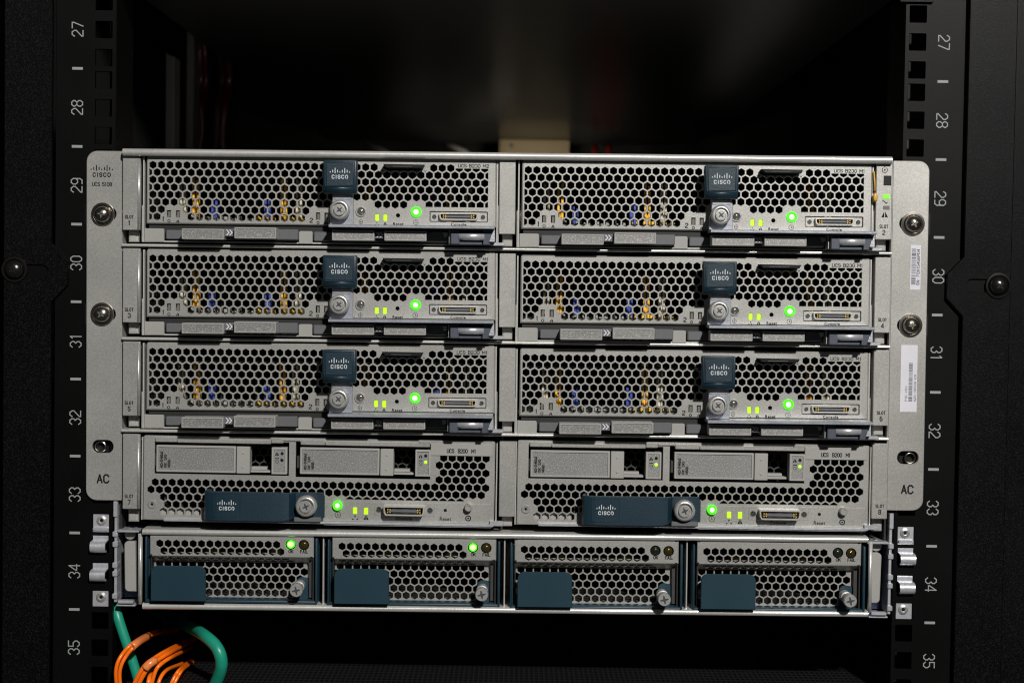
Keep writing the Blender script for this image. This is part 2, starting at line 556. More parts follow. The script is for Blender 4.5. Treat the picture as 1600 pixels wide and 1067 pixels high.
# ------------------------------------------------------------------ tagging and copies
def tag(o, label=None, cat=None, group=None, kind=None):
    if label: o['label'] = label
    if cat: o['category'] = cat
    if group: o['group'] = group
    if kind: o['kind'] = kind
    return o
def empty(name, fr):
    o = bpy.data.objects.new(name, None)
    COL.objects.link(o)
    o.empty_display_size = .01
    o.location = (fr.ox * S, 0, fr.oz * S)
    o.rotation_euler = (0, -fr.a, 0)
    return o
def copy_tree(o, parent=None):
    c = o.copy()
    COL.objects.link(c)
    c.parent = parent
    for ch in list(o.children):
        copy_tree(ch, c)
    return c
def kids(o, base):
    return [c for c in o.children if c.name.split('.')[0] == base]

# ------------------------------------------------------------------ shared small hardware
def phillips(mb, x, z, y, r, n=0):
    """cross-shaped driver recess rim, standing in the head's face"""
    w = r * .26
    for a in (n, n + 90):
        ca, sa = math.cos(math.radians(a)), math.sin(math.radians(a))
        p = [(-r, -w * .5), (-w, -w), (w, -w), (r, -w * .5), (r, w * .5), (w, w), (-w, w), (-r, w * .5)]
        mb.prism([(x + u * ca - v * sa, z + u * sa + v * ca) for u, v in p], y - (.02 if a == n else 0), y + .5)
    return mb
def pan_screw(parent, x, z, y, r, ang=0, name='mounting_screw', m=CHROME, dome=None):
    dome = dome or r * .62
    s = MB().lathe([(0, y - dome)] + [(r * math.sin(math.radians(t)), y - dome * math.cos(math.radians(t))) for t in range(12, 91, 13)] + [(r, y + .6)], x, z, 32).build(name, m, parent)
    MB().lathe([(r * 1.0, y - .2), (r * 1.08, y - .9), (r * 1.28, y - .8), (r * 1.33, y - .3), (r * 1.33, y + .5)], x, z, 32).build('washer', m, s)
    c = MB()
    phillips(c, x, z, y - dome * .985, r * .42, ang)
    c.build('cross_recess', PSCREW if m is CHROME else BLACK, s)
    return s
def thumbscrew(parent, x, z, y0, y1, r, ang=20, name='thumbscrew', m=STEEL):
    n = 40
    s = MB()
    pts = [(r * .93, y1 + .0), (r, y1 - .6), (r, y0 + .9), (r * .93, y0 + .25), (r * .82, y0), (r * .74, y0), (r * .72, y0 + 1.6), (r * .60, y0 + 1.6), (r * .57, y0 - .1), (r * .46, y0 - .15), (r * .44, y0 + .05), (0, y0 + .05)]
    s.lathe(pts, x, z, n)
    for k in range(n):                      # knurling
        a = 2 * math.pi * (k + .5) / n
        cx, cz = x + r * math.cos(a), z + r * math.sin(a)
        s.box(cx - .14, cx + .14, y0 + 1.2, y1 - .8, cz - .14, cz + .14)
    o = s.build(name, m, parent)
    c = MB()
    phillips(c, x, z, y0 - .02, r * .34, ang)
    c.build('cross_recess', CHAR, o)
    return o
def small_screw(parent, x, z, y, r, ang=30, m=CHROME):
    s = MB().lathe([(0, y), (r * .7, y), (r, y + r * .35), (r, y + r * .9)], x, z, 20).build('fixing_screw', m, parent)
    c = MB()
    phillips(c, x, z, y - .05, r * .6, ang)
    c.build('cross_recess', CHAR, parent)
    return s
def lit_button(parent, x, z, y, r, lit, name='power_button'):
    o = MB().lathe([(r, y + .8), (r, y - .5), (r * .93, y - .9), (r * .78, y - .9), (r * .72, y - .4), (r * .72, y + .5)], x, z, 32).build(name, GRN if lit else STEEL, parent)
    MB().lathe([(r * .70, y + .4), (r * .66, y - .4), (r * .46, y - .8), (0, y - 1.0)], x, z, 28).build('button_lens', GRN if lit else GLASS, o)
    if lit:
        MB().lathe([(r * .46, y - .83), (r * .3, y - 1.08), (0, y - 1.16)], x, z, 24).build('button_core', GRNC, o)
    return o
def warn_icon(mb, x, z, y, r):
    flat(mb, [(x - r, z - r * .8), (x - r * .12, z - r * .8), (x - r * .12, z + r)], y)
    flat(mb, [(x + r * .12, z - r * .8), (x + r, z - r * .8), (x + r * .12, z + r)], y)
def power_icon(mb, x, z, y, r):
    ringflat(mb, x, z, r * .85, r, y, 20)
    flat(mb, rect(x - r * .09, x + r * .09, z - r * .1, z + r * .6), y)
    flat(mb, rect(x - r * .1, x + r * .5, z - r * .25, z - r * .1), y)
def locator_icon(mb, x, z, y, r):
    ringflat(mb, x, z, r * .78, r, y, 20, -240, 60)
    flat(mb, circle(x, z, r * .3, 10), y)
    flat(mb, [(x - r * .35, z + r * 1.35), (x, z + r * .75), (x + r * .35, z + r * 1.35)], y)
def net_icon(mb, x, z, y, r):
    flat(mb, rect(x - r * .3, x + r * .3, z + r * .4, z + r), y)
    flat(mb, rect(x - r * .1, x + r * .1, z - r * .2, z + r * .4), y)
    for d in (-1, 1):
        flat(mb, rect(x + d * r - r * .35, x + d * r + r * .35, z - r, z - r * .5), y)
def dshell(x0, x1, z0, z1, k):
    return [(x0 + k, z0), (x1 - k, z0), (x1 - k * .2, z0 + (z1 - z0) * .3), (x1, z1 - k * .3), (x1 - k * .3, z1), (x0 + k * .3, z1), (x0, z1 - k * .3), (x0 + k * .2, z0 + (z1 - z0) * .3)]
def console_port(parent, x0, x1, z0, z1, yb, yf):
    """D-shaped multi-pin console socket: flange x0..x1 at yb, shell standing forward to yf"""
    p = MB().box(x0, x1, yb, yb + 1.5, z0, z1, .3).build('console_port', STEEL, parent)
    w, h = x1 - x0, z1 - z0
    a, b = x0 + w * .16, x1 - w * .16
    c, d = z0 + h * .14, z1 - h * .12
    m = MB()
    out = ccw(dshell(a, b, c, d, 1.2))
    m.plate(out, [offset(out, -.8)], yf, yb, .15, .2)
    m.build('port_shell', ROD, p)
    e = offset(out, -.7)
    f = MB()
    flat(f, e, yb - .3)
    f.build('port_cavity', BLACK, p)
    g = MB()
    g.box(a + w * .09, b - w * .09, yf + .4, yb - .35, (c + d) / 2 - h * .09, (c + d) / 2 + h * .09, .1)
    for i in range(22):
        t = a + w * .15 + (b - a - w * .3) * i / 21
        g.box(t - .12, t + .12, yf + .9, yb - .4, (c + d) / 2 - h * .17, (c + d) / 2 + h * .17)
    g.build('pin_block', DARKG, p)
    g = MB()
    for t in (a + w * .075, a + w * .115, b - w * .115, b - w * .075):
        for q in (-.1, .1):
            zc = (c + d) / 2 + q * h
            g.box(t - .28, t + .28, yf + .2, yb - .5, zc - .28, zc + .28)
    g.build('gold_pins', GOLD, p)
    for q in (x0 + w * .075, x1 - w * .075):
        small_screw(p, q, (z0 + z1) / 2, yb - .9, h * .22, random.uniform(0, 90))
    return p

A0 = .0045                                  # the chassis hangs a quarter of a degree off level in its rack
# ------------------------------------------------------------------ the blade server with one long perforated face
def make_blade():
    F = Frame(-107.6, 78.9, A0)
    c, r = F.c, F.r
    Y = -4.
    t = empty('blade_server', F)
    xl, xr, zb, zt = r(229, 246, 775.5, 352.6)
    # --- perforated front panel
    x0 = c(238.8, 258)[0]
    pitch = (c(757.4, 263.6)[0] - x0) / 39
    z0 = c(238.8, 258)[1]
    rp = pitch * math.sqrt(3) / 2
    R = pitch * .795 / math.sqrt(3)
    cl, cr = c(233, 300)[0], c(762.4, 300)[0]
    px = lambda v: c(v, 330)[0]
    zpull, ztxt, zcon = c(630, 267)[1], c(735, 263.9)[1], c(715, 323.9)[1]
    holes = []
    for row in range(8):
        for i in range(-1, 41):
            x, z = x0 + (i + .5 * (row % 2)) * pitch, z0 - row * rp
            if x < cl - pitch * .45 or x > cr + pitch * .45: continue
            h = hexagon(x, z, R)
            if row == 0 and px(590) < x < px(672): h = clip(h, 0, 1, zpull)
            elif row == 0 and x > px(710): h = clip(h, 0, 1, ztxt)
            if row == 5:
                if px(512) < x < px(588) or px(635) < x < px(667): continue
                if x > px(667): h = clip(h, 0, -1, -zcon)
            if row == 6 and (px(257) < x < px(287) or x > px(481)): continue
            if row == 7 and (px(251) < x < px(291) or x > px(474)): continue
            h = clip(clip(h, -1, 0, -cl), 1, 0, cr)
            if len(h) >= 3: holes.append(h)
    slots = {}
    for nm, q in dict(led_a=(586.3, 334.8, 592.2, 345.2), led_b=(599, 335.3, 605, 345.6), ind_a=(260.8, 329.0, 267, 339.8), ind_b=(274.8, 329.2, 281, 340.2),
                      ind_c=(494, 332.4, 500, 343.4), ind_d=(507, 332.8, 513, 343.6)).items():
        slots[nm] = r(*q)
        holes.append(rect(*slots[nm]))
    holes.append(circle(*c(621.8, 336.7), 1.15, 14))
    port = r(671.3, 330.6, 762, 347.2)
    holes.append(rrect(*port, .6, 2))
    outl = rrect(xl, xr, zb, zt, 1.3, 4, (0, 0, 1, 1))
    MB().plate(outl, holes, Y, Y + 1.6, .16, .7).build('front_panel', GRAY, t)
    # --- thin sheet that wraps the sides and the floor of the blade
    m = MB()
    a, b = c(222.8, 310)[0], c(778.2, 310)[0]
    floor = c(500, 381.4)[1]
    m.box(a, a + .9, -3.4, 190, floor, zt - .4, .2)
    m.box(a - .55, a - .02, -3.7, 20, floor, floor + 21, .2)
    m.box(b - .9, b, -3.4, 190, floor, zt - .4, .2)
    m.box(b + .02, b + .5, -3.7, 20, floor, floor + 23, .2)
    m.box(a + .92, b - .92, -3.6, 190, floor, floor + .9, .2)
    m.build('side_sheet', ROD, t)
    m = MB()
    m.box(xl + .5, xr - .5, 115, 117, zb - 10, zt - 1)
    m.box(xl + .5, xr - .5, 0, 115, zt - 2.2, zt - 1.2)
    m.box(xl + .3, xl + .9, -2, 115, zb + .5, zt - 2.4)
    m.box(xr - .9, xr - .3, -2, 115, zb + .5, zt - 2.4)
    m.box(xl + 1, xr - 1, -1.8, -1, zb - 8.2, zb + 1)
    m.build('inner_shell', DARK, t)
    # --- board, contacts and the coloured memory latches seen through the holes
    zbd = c(350, 345.5, 20)[1]
    MB().box(xl + 1, xr - 1, 1.5, 21.5, zt - 11.2, zt - 10.8).build('shade_plate', DARK, t)  # added unseen plate that keeps light off the upper memory latches
    MB().box(xl + 1.2, xr - 1.2, 1, 114, zbd - 1.6, zbd).build('circuit_board', PCB, t)
    for pxx, mt, top in ((284, CRE, 280), (307, YEL, 274), (332, BLU, 309), (418, BLU, 309), (442, YEL, 274), (466, CRE, 276),
                         (572, ORA, 283), (681, BLU, 296), (703.5, ORA, 280), (730, CRE, 284)):
        dp = 0 if pxx < 500 else 10         # the right bank sits deeper
        cx = c(pxx, 320, 24 + dp)[0]
        zt2 = c(pxx, top, 24 + dp)[1]
        m = MB()
        m.box(cx - 1.9, cx - .4, 22.5 + dp, 28 + dp, zbd, zt2, .3)
        m.box(cx + .4, cx + 1.9, 22.5 + dp, 28 + dp, zbd, zt2 - 1.2, .3)
        m.box(cx - 1.7, cx + 1.7, 23.5 + dp, 29 + dp, zbd, zbd + 9, .3)
        m.build('memory_latch', mt, t)
    m = MB()
    for pxx in (405, 416, 440, 443, 457, 427, 470):
        cx, cz = c(pxx, 342.2, 6)
        m.box(cx - 1.1, cx + .5, 2.5, 6, zbd, zbd + 2.4, .3)
        m.box(cx + .8, cx + 1.3, 3, 8, zbd, zbd + 1.6)
    m.build('gold_contacts', GOLD, t)
    m = MB()
    for k in range(34):
        cx = random.uniform(xl + 6, xr - 90)
        m.box(cx, cx + random.uniform(.7, 2.2), 1.5 + random.uniform(0, 9), 20, zbd, zbd + random.uniform(.8, 2.9), .15)
    m.build('board_components', GRAYF, t)
    for k in range(9):
        cx = xl + 14 + k * 21
        MB().box(cx, cx + .9, 40, 112, zbd, zt - 7).build('memory_module', PCB, t)
    # --- indicators
    for nm in ('led_a', 'led_b'):
        q = slots[nm]
        MB().box(q[0] + .1, q[1] - .1, Y + .25, Y + 1.4, q[2] + .1, q[3] - .1, .15).build('status_led', YLED, t)
    for nm in ('ind_a', 'ind_b', 'ind_c', 'ind_d'):
        q = slots[nm]
        MB().box(q[0] + .5, q[1] - .15, Y + 1.1, Y + 1.75, q[2] + .15, q[3] - .55, .1).build('disk_indicator', OFFLED, t)
    lit_button(t, *c(650.2, 331.3), Y, 3.1, True)
    lit_button(t, *c(564, 330.8), Y, 3.0, False, 'locator_button')
    console_port(t, port[0] + .25, port[1] - .25, port[2] + .25, port[3] - .25, Y + .9, Y - 2.2)
    # --- printed marks
    yy = Y - .03
    def ink(fn, *a, name='icon_print', **k):
        m = MB()
        fn(m, *a, **k)
        return m.build(name, PRINTK, t)
    ink(add_caps, '1', *c(255.2, 342.3), yy, 2.9, 1.2, th=.17, name='number_print')
    ink(add_caps, '2', *c(486.4, 344.5), yy, 2.9, 1.9, th=.17, name='number_print')
    for u, v in ((264, 345.6), (497, 348.3)):
        ink(ringflat, *c(u, v), .5, .9, yy, 10)
    for u, v in ((278, 345.6), (510, 348.3)):
        ink(warn_icon, *c(u, v), yy, 1.05)
    ink(locator_icon, *c(563.8, 346.9), yy, 1.2)
    ink(net_icon, *c(588.8, 349.4), yy, .8)
    ink(warn_icon, *c(601.8, 349.4), yy, 1.0)
    ink(add_text, 'Reset', *c(622.3, 350.2), yy, 1.75, 6.0, bold=.03, name='reset_print')
    ink(power_icon, *c(649.8, 347.6), yy, 1.5)
    ink(add_text, 'Console', *c(716.6, 350.8), yy, 1.6, 8.8, bold=.03, name='console_print')
    ink(add_caps, 'UCS B230 M1', *c(740, 259.6), yy, 2.05, 17.6, th=.165, name='model_print')
    # --- black pull tongue at the top edge
    m = MB()
    q = r(601, 256.6, 663, 262.6, Y - 8)
    m.prism([(q[0] - 1, q[3]), (q[1], q[3] - .2), (q[1] - 1, q[2]), (q[0] + 1, q[2])], Y - 8, Y + .5, .3)
    q2 = r(604, 262.0, 656, 266.8)
    m.prism([(q2[0] - 2.4, q2[3]), (q2[1] + 2.2, q2[3]), (q2[1] - .4, q2[2]), (q2[0] + .4, q2[2])], Y - .8, Y + .6)
    m.build('pull_tongue', BLACK, t)
    m = MB()
    q = r(613, 259.3, 644, 261.4, Y - 8)
    m.box(q[0], q[1], Y - 8.2, Y - 7.6, q[2] + .25, q[3] - .2, .1)
    m.build('tongue_edge', DARKG, kids(t, 'pull_tongue')[0])
    # --- foot row: two grey blocks, two latch bars with raised grips
    for q in ((225.5, 357.2, 256.3, 377.8), (467, 361.2, 488.3, 381)):
        v = r(*q)
        MB().prism(rrect(*v, 1.0, 3, (0, 0, 1, 0 if q[0] < 300 else 1)), Y, Y + 5, .25).build('foot_block', GRAYF, t)
    for (u0, v0, u1, v1), grips, chev, tail in (
            ((259, 360.5, 465.5, 375.2), ((283.6, 357.6, 349.6, 374.4), (365.8, 355.6, 431.4, 373.2)), (350.2, 357.5, 365.4, 369.6), (431.8, 358.4, 465.4, 374.8)),
            ((490, 363.4, 700, 378.4), ((518.6, 359.4, 584.8, 376.2), (600.4, 360.9, 666.2, 376.7)), (585.3, 361.5, 600, 372.6), (666.6, 362, 699, 377.8))):
        v = r(u0, v0, u1, v1, -5)
        bar = MB().box(v[0], v[1], -5, 6, v[2], v[3], .6).build('latch_bar', DARKG, t)
        m = MB()
        v = r(*tail, -9)
        m.box(v[0], v[1], -9, -4.9, v[2], v[3], .4)
        for k in (-1.4, 0, 1.4):
            m.lathe([(.38, -8.9), (.38, -9.3), (0, -9.35)], v[0] + 2.2, (v[2] + v[3]) / 2 + k, 10)
        m.build('bar_tail', DARKG, bar)
        v = r(*chev, -13)
        MB().box(v[0] - .3, v[1] + .3, -13, -5.1, v[2], v[3], .2).build('chevron_block', DARKG, bar)
        m = MB()
        zc, hh = (v[2] + v[3]) / 2, (v[3] - v[2]) * .36
        for k in (0, 1):
            bx = (v[0] + v[1]) / 2 - 1.7 + k * 1.75
            m.prism([(bx, zc + hh), (bx + .8, zc + hh), (bx + 2.2, zc), (bx + .8, zc - hh), (bx, zc - hh), (bx + 1.4, zc)], -13.25, -12.9)
        m.build('chevron_mark', LABEL, bar)
        for g in grips:
            v = r(*g, -16.5)
            m = MB()
            out = rrect(*v, .5, 2)
            m.plate(out, [offset(ccw(out), -.75)], -16.5, -5.2, .15, .3)
            m.build('grip', GRAYF, bar)
            m = MB()
            m.box(v[0] + .7, v[1] - .7, -16.2, -6, v[2] + .7, v[3] - .7)
            m.build('grip_face', FLAKE, bar)
    # --- hinge of the ejector at the right
    SLATE = bpy.data.materials.get('slate_plastic') or mat('slate_plastic', (.075, .085, .11), .4, .1, .1, 400)
    h = MB()
    v = r(704, 357.5, 718, 382, -17)
    h.box(v[0], v[1], -17, -4.5, v[2], v[3] - .6, .5)
    v = r(756, 357.5, 768, 382.6, -17)
    h.prism([(v[0], v[3] - .6), (v[1] + .8, v[3] - .6), (v[1] - 1.8, v[2]), (v[0] - .5, v[2])], -17, -4.5, .3)
    v = r(704, 377.6, 766, 382.6, -14)
    h.box(v[0] + .4, v[1], -14.2, -4.5, v[2], v[3], .3)
    h = h.build('ejector_hinge', SLATE, t)
    q = c(737, 368.6, -14)
    a, b = c(717, 369, -14)[0], c(757, 369, -14)[0]
    MB().rodx(a, b, -15.2, q[1] - .4, 2.3).build('hinge_pin', ZINC, h)
    m = MB()
    v = r(692, 363.4, 699.5, 370.5, -10.4)
    m.prism([(v[0], v[3]), (v[1], v[3]), (v[1], v[2] + .5), (v[0] + .8, v[2])], -10.8, -9.2, .1)
    v = r(701.2, 358, 703.2, 381, -14)
    m.box(v[0], v[1], -14, -4.5, v[2], v[3] - .5, .2)
    m.build('hinge_tab', STEEL, h)
    m = MB()
    v = r(766, 377.4, 789, 384.2, -9)
    m.prism(rrect(v[0], v[1], v[2], v[3] - .6, .9, 3, (0, 1, 1, 0)), -11, -4.2, .3)
    v = r(768.5, 357.2, 773, 378, -15)
    m.prism([(v[0] + .8, v[3] - .6), (v[1], v[3] - .6), (v[1] + .2, v[2]), (v[0] - 2.4, v[2])], -15.5, -4.4, .2)
    m.build('hinge_foot', ZINC, h)
    # --- ejector lever: shelf-like lip, bracket, thumbscrew and blue thumb tab
    lv = MB()
    v = r(513.5, 351.9, 772.5, 356.6, -22)
    lv.prof([(-22, v[2] + .3), (-21.7, v[2]), (-4.3, v[2] + .15), (-4.3, v[3] - .1), (-21.6, v[3]), (-22, v[3] - .35)], v[0], v[1])
    lx = v
    lv = lv.build('ejector_lever', ZINCD, t)
    m = MB()
    v = r(517, 300, 552.3, 352, -14)
    m.prism([(v[0] - .6, lx[3] + .05), (v[1], lx[3] + .05), (v[1], v[3] - 5), (v[1] - .9, v[3]), (v[0] + .9, v[3]), (v[0] + .6, v[3] - 9), (v[0] - .3, v[3] - 11)], -14, -12.2, .3)
    v2 = r(520, 304, 549, 312, -14)
    m.box(v2[0], v2[1], -14.3, -13.8, v2[2], v2[3], .2)
    m.build('lever_bracket', ZINCD, lv)
    thumbscrew(t, *c(530.6, 328, -19), -20.5, -14, 5.5, random.uniform(10, 40))
    v = r(505, 250.6, 557.2, 303, -20)
    h = v[3] - v[2]
    tab = MB()
    tab.box(v[0], v[1], -20, -12.5, v[2] + h * .24, v[3], .45, 2)
    tab.prof([(-19.9, v[2] + h * .26), (-19.7, v[2] + h * .12), (-18.6, v[2] + h * .03), (-16.5, v[2]), (-12.5, v[2] + .3), (-12.5, v[2] + h * .26)], v[0] + .15, v[1] - .15, True)
    q = (v[0] + h * .085, v[1] - h * .085, v[2] + h * .235, v[3] - h * .065)
    o = ccw(rect(*q))
    tab = tab.build('thumb_tab', BLUE, t)
    MB().plate(offset(o, .55), [o], -20.35, -19.9, .1, .2).build('tab_border', BLUE, tab)
    MB().box(q[0] + .25, q[1] - .25, -20.25, -19.95, q[2] + .25, q[3] - .25, .15).build('tab_face', BLUE, tab)
    m = MB()
    add_logo(m, (q[0] + q[1]) / 2, (q[2] + q[3]) / 2 - .2, -20.28, 11.2)
    m.build('tab_logo', PRINTW, tab)
    return t, F

B1, FB1 = make_blade()
BLADES = [
    (0, 0, 'perforated blade server in slot 1, top left under the chassis lip'),
    (214.4, .35, 'perforated blade server in slot 2, top right beside the amber wire and status lights'),
    (.4, -53.15, 'perforated blade server in slot 3, second row left, between slots 1 and 5'),
    (214.5, -53.4, 'perforated blade server in slot 4, second row right, level with the serial sticker'),
    (.75, -106.5, 'perforated blade server in slot 5, third row left, above the blade with drives'),
    (214.85, -106.8, 'perforated blade server in slot 6, third row right, level with the white identity sticker'),
]
blades = [B1] + [copy_tree(B1) for _ in BLADES[1:]]
for i, (o, (dx, dz, lab)) in enumerate(zip(blades, BLADES)):
    o.location = ((FB1.ox + dx) * S, random.uniform(-.5, .5) * S, (FB1.oz + dz) * S)
    o.rotation_euler.y += random.uniform(-.0007, .0007)
    tag(o, lab, 'blade server', 'perforated blade servers with blue thumb tabs')
    for k in kids(o, 'memory_latch'):       # no two boards are fitted quite alike
        k.location.x += random.uniform(-.9, .9) * S
        k.location.y += random.uniform(-3, 4) * S
        k.location.z += random.uniform(-2.6, .6) * S
m = MB()                                    # the top-left blade alone reads M2
add_caps(m, 'UCS B230 M2', *FB1.c(740, 259.6), -4.03, 2.05, 17.6, th=.165)
m2 = m.build('model_print', PRINTK)
old = kids(B1, 'model_print')[0]
old.data = m2.data
bpy.data.objects.remove(m2)

# ------------------------------------------------------------------ the half-width blade with two drives
def make_drive_blade():
    F = Frame(-106.6, -81.6, -.0025)
    c, r = F.c, F.r
    Y = -4.
    t = empty('blade_server', F)
    x0 = c(242.3, 752.6)[0]
    pitch = (c(758.7, 763.4)[0] - x0) / 39
    z0 = c(500, 757.9)[1]
    rp = pitch * math.sqrt(3) / 2
    R = pitch * .82 / math.sqrt(3)
    px = lambda v: c(v, 760)[0]
    holes = []
    zstrip = c(640, 781.8)[1]
    for row in range(-4, 5):
        for i in range(-1, 41):
            x, z = x0 + (i + (.5 if row % 2 else 0)) * pitch, z0 - row * rp
            if row < 0 and (x < px(684) or x > px(762)): continue
            if row in (0, 1) and (x < px(232) or x > px(762)): continue
            if row == 0 and x < px(238): continue
            if row == 2 and x < px(250): continue
            if row == 3 and x < px(259): continue
            if row == 4 and (x < px(250) or x > px(312)): continue
            if row >= 3 and x > px(488): continue
            if row == 2 and px(500) < x < px(541): continue
            if row == 2 and x > px(722): continue
            h = hexagon(x, z, R)
            if row == 2 and x > px(500): h = clip(h, 0, -1, -zstrip)
            if len(h) >= 3: holes.append(h)
    bays = [r(241.6, 689.5, 451.4, 741.5), r(462, 692, 672.4, 747)]
    L, Rr, zb, zt = r(223.8, 687, 773, 816.5)
    for b in bays: holes.append(rect(*b))
    ztop = c(500, 690.2)[1]
    outl = rrect(L, Rr, zb, ztop + 2.0, 1.2, 3, (0, 0, 1, 1))
    holes.append(circle(*c(696, 797.6), 1.0, 12))
    MB().plate(outl, holes, Y, Y + 1.6, .18, .5).build('front_panel', GRAY, t)
    # stepped top flange over the bays
    m = MB()
    v = r(243, 683, 277, 690.3, Y - .6)
    m.box(v[0], v[1], Y - 1.7, 30, v[2], v[3], .4)
    v = r(277.3, 686.8, 424, 692.4, Y - .5)
    m.box(v[0], v[1], Y - 1.6, 30, v[2], v[3], .4)
    v = r(424.3, 685.5, 443, 692.4, Y - .5)
    m.box(v[0], v[1], Y - 1.75, 30, v[2], v[3], .4)
    v = r(470, 687.6, 508, 695, Y - .6)
    m.box(v[0], v[1], Y - 1.7, 30, v[2], v[3], .4)
    v = r(508.3, 691, 672, 697, Y - .5)
    m.box(v[0], v[1], Y - 1.6, 30, v[2], v[3], .4)
    v = r(655, 689.6, 672, 693, Y - .5)
    m.box(v[0], v[1], Y - 1.8, 30, v[2], v[3], .3)
    v = r(444, 686.5, 469, 689.2, Y - .5)
    m.box(v[0], v[1], Y - .9, 4, v[2], v[3], .3)
    m.build('top_flange', GRAY, t)
    # body behind
    m = MB()
    m.box(L + .4, Rr - .4, 110, 112, zb + .5, ztop)
    m.box(L + .3, L + .9, -2, 110, zb + 1, ztop)
    m.box(Rr - .9, Rr - .3, -2, 110, zb + 1, ztop)
    m.box(L + 1, Rr - 1, 0, 110, zb + .6, zb + 1.4)
    zmid = bays[0][2] - 1.6
    m.box(L + 1, bays[1][1] + 1, 12, 110, zmid, zmid + .8)
    m.box(bays[0][0] - 1.2, bays[0][0] - .4, -2, 60, zmid + 1, ztop)
    m.box(bays[1][1] + .4, bays[1][1] + 1.2, -2, 60, zmid + 1, ztop)
    m.box(bays[0][1] + .4, bays[1][0] - .4, -2.2, 60, zmid + 1, ztop)
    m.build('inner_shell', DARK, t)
    m = MB()                                # pale strip seen low through the left holes
    v = r(250, 793, 312, 806, 1)
    m.box(v[0], v[1], -1.2, 1, v[2], v[3], .2)
    m.build('guide_strip', GRAYF, t)
    for k in range(6):                      # heat-sink fins glimpsed behind the holes
        v = c(258 + k * 23, 770, 20)
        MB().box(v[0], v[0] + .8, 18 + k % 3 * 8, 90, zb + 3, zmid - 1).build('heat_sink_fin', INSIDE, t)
    MB().box(L + 2, Rr - 2, 3, 105, zb + 1.6, zb + 3.0).build('circuit_board', PCB, t)
    # name plate
    v = r(673, 693.3, 769.2, 712.3, Y - .5)
    MB().box(v[0], v[1], Y - .5, Y + .4, v[2], v[3], .2).build('name_plate', GRAYF, t)
    m = MB()
    add_caps(m, 'UCS  B200  M1', *c(721, 704.6, Y - .5), Y - .55, 2.5, 16.8, th=.165)
    m.build('model_print', PRINTK, t)
    # lower control strip
    v = r(505, 783.6, 768, 815.6, Y - .4)
    MB().box(v[0], v[1], Y - .4, Y + .3, v[2], v[3] - .6, .15).build('control_strip', GRAY, t)
    ys = Y - .4
    lit_button(t, *c(527.3, 789.4, ys - 1.5), ys - 1.5, 2.75, True)
    for u, v in ((554.8, 797.3), (572, 797.9)):
        x, z = c(u, v)
        MB().box(x - 1.15, x + 1.15, ys - .35, ys + .5, z - 1.85, z + 1.85, .15).build('status_led', YLED, t)
    q = r(585, 786, 679, 806.5, ys)
    p = console_port(t, q[0], q[1], q[2], q[3], ys - .25, ys - 6.5)
    yy = ys - .04
    def ink(fn, *a, name='icon_print', **k):
        m = MB()
        fn(m, *a, **k)
        return m.build(name, PRINTK, t)
    ink(power_icon, *c(527.8, 803.8, ys), yy, 1.75)
    ink(net_icon, *c(554.8, 808.3, ys), yy, 1.3)
    ink(warn_icon, *c(572, 808.5, ys), yy, 1.5)
    ink(add_text, 'Console', *c(631.3, 809.8, ys), yy, 2.1, 9.2, bold=.022, name='console_print')
    ink(add_text, 'Reset', *c(696, 810.4, ys), yy, 2.2, 6.6, bold=.022, name='reset_print')
    x, z = c(731.5, 809.4, ys)
    m = MB()
    ringflat(m, x, z, 1.1, 1.7, yy)
    flat(m, circle(x, z, .55, 10), yy)
    m.build('icon_print', PRINTK, t)
    m = MB()
    flat(m, circle(*c(695.8, 797, ys), .95, 12), yy)
    m.build('reset_hole', BLACK, t)
    x, z = c(732, 792.6, ys - 3)
    MB().lathe([(2.3, ys), (2.3, ys - 3.6), (2.0, ys - 4.2), (1.3, ys - 4.2), (1.1, ys - 3.8), (0, ys - 3.8)], x, z, 24).build('locator_button', STEEL, t)
    x, z = c(237.6, 787.4)
    MB().lathe([(2.55, Y + .3), (2.55, Y - .3), (2.2, Y - .7), (1.5, Y - .7), (1.2, Y - .3), (.8, Y - .3), (.75, Y + .4)], x, z, 24).build('rivet', STEEL, t)
    m = MB()
    flat(m, circle(x, z, .8, 12), Y - .1)
    m.build('rivet_bore', BLACK, kids(t, 'rivet')[0])
    # side sheet, bottom lever
    m = MB()
    a, b = c(222.6, 760)[0], c(775.6, 760)[0]
    m.box(a - .8, a - .02, -3.4, 150, zb - .2, zt - .2, .2)
    m.build('side_sheet', ROD, t)
    m = MB()
    m.box(b - .4, b + .4, -3.4, 150, zb - .2, zt - .2, .2)
    m.build('side_sheet', ROD, t)
    lv = MB()
    v = r(255, 814.8, 771, 818.6, -7)
    lv.box(v[0], v[1], -7, -3, v[2], v[3], .35)
    v = r(505, 818.8, 768, 822.4, -6)
    lv.box(v[0], v[1], -6, -3, v[2], v[3], .35)
    v = r(765, 814, 787, 821.6, -6)
    lv.prism(rrect(*v, .8, 3, (0, 1, 1, 0)), -6.4, -3.2, .3)
    lv = lv.build('ejector_lever', ZINC, t)
    # blue handle, curved back at its left end, stepped down to the thumbscrew seat at its right
    m = MB()
    v = r(317, 769, 440, 814.6, -18)
    xe = c(440, 790, -18)[0]
    xa = c(462, 790, -12)[0]
    xb = c(504.5, 790, -10)[0]
    zt1, zb1 = c(390, 768.6, -18)[1], c(390, 814.6, -18)[1]
    zt2, zb2 = c(480, 769.6, -10)[1] + .2, c(480, 808.5, -10)[1]
    xl = v[0]
    path = [(xl + 1.2, -6), (xl + .3, -10), (xl, -13.5), (xl + 1.2, -16.2), (xl + 4, -17.6), (xl + 8, -18), (xe, -18), (xe + 4, -17), (xa, -11), (xb, -10)]
    path = [path[0]] + path[1:]
    b = bmesh.new()
    rows = []
    n = len(path)
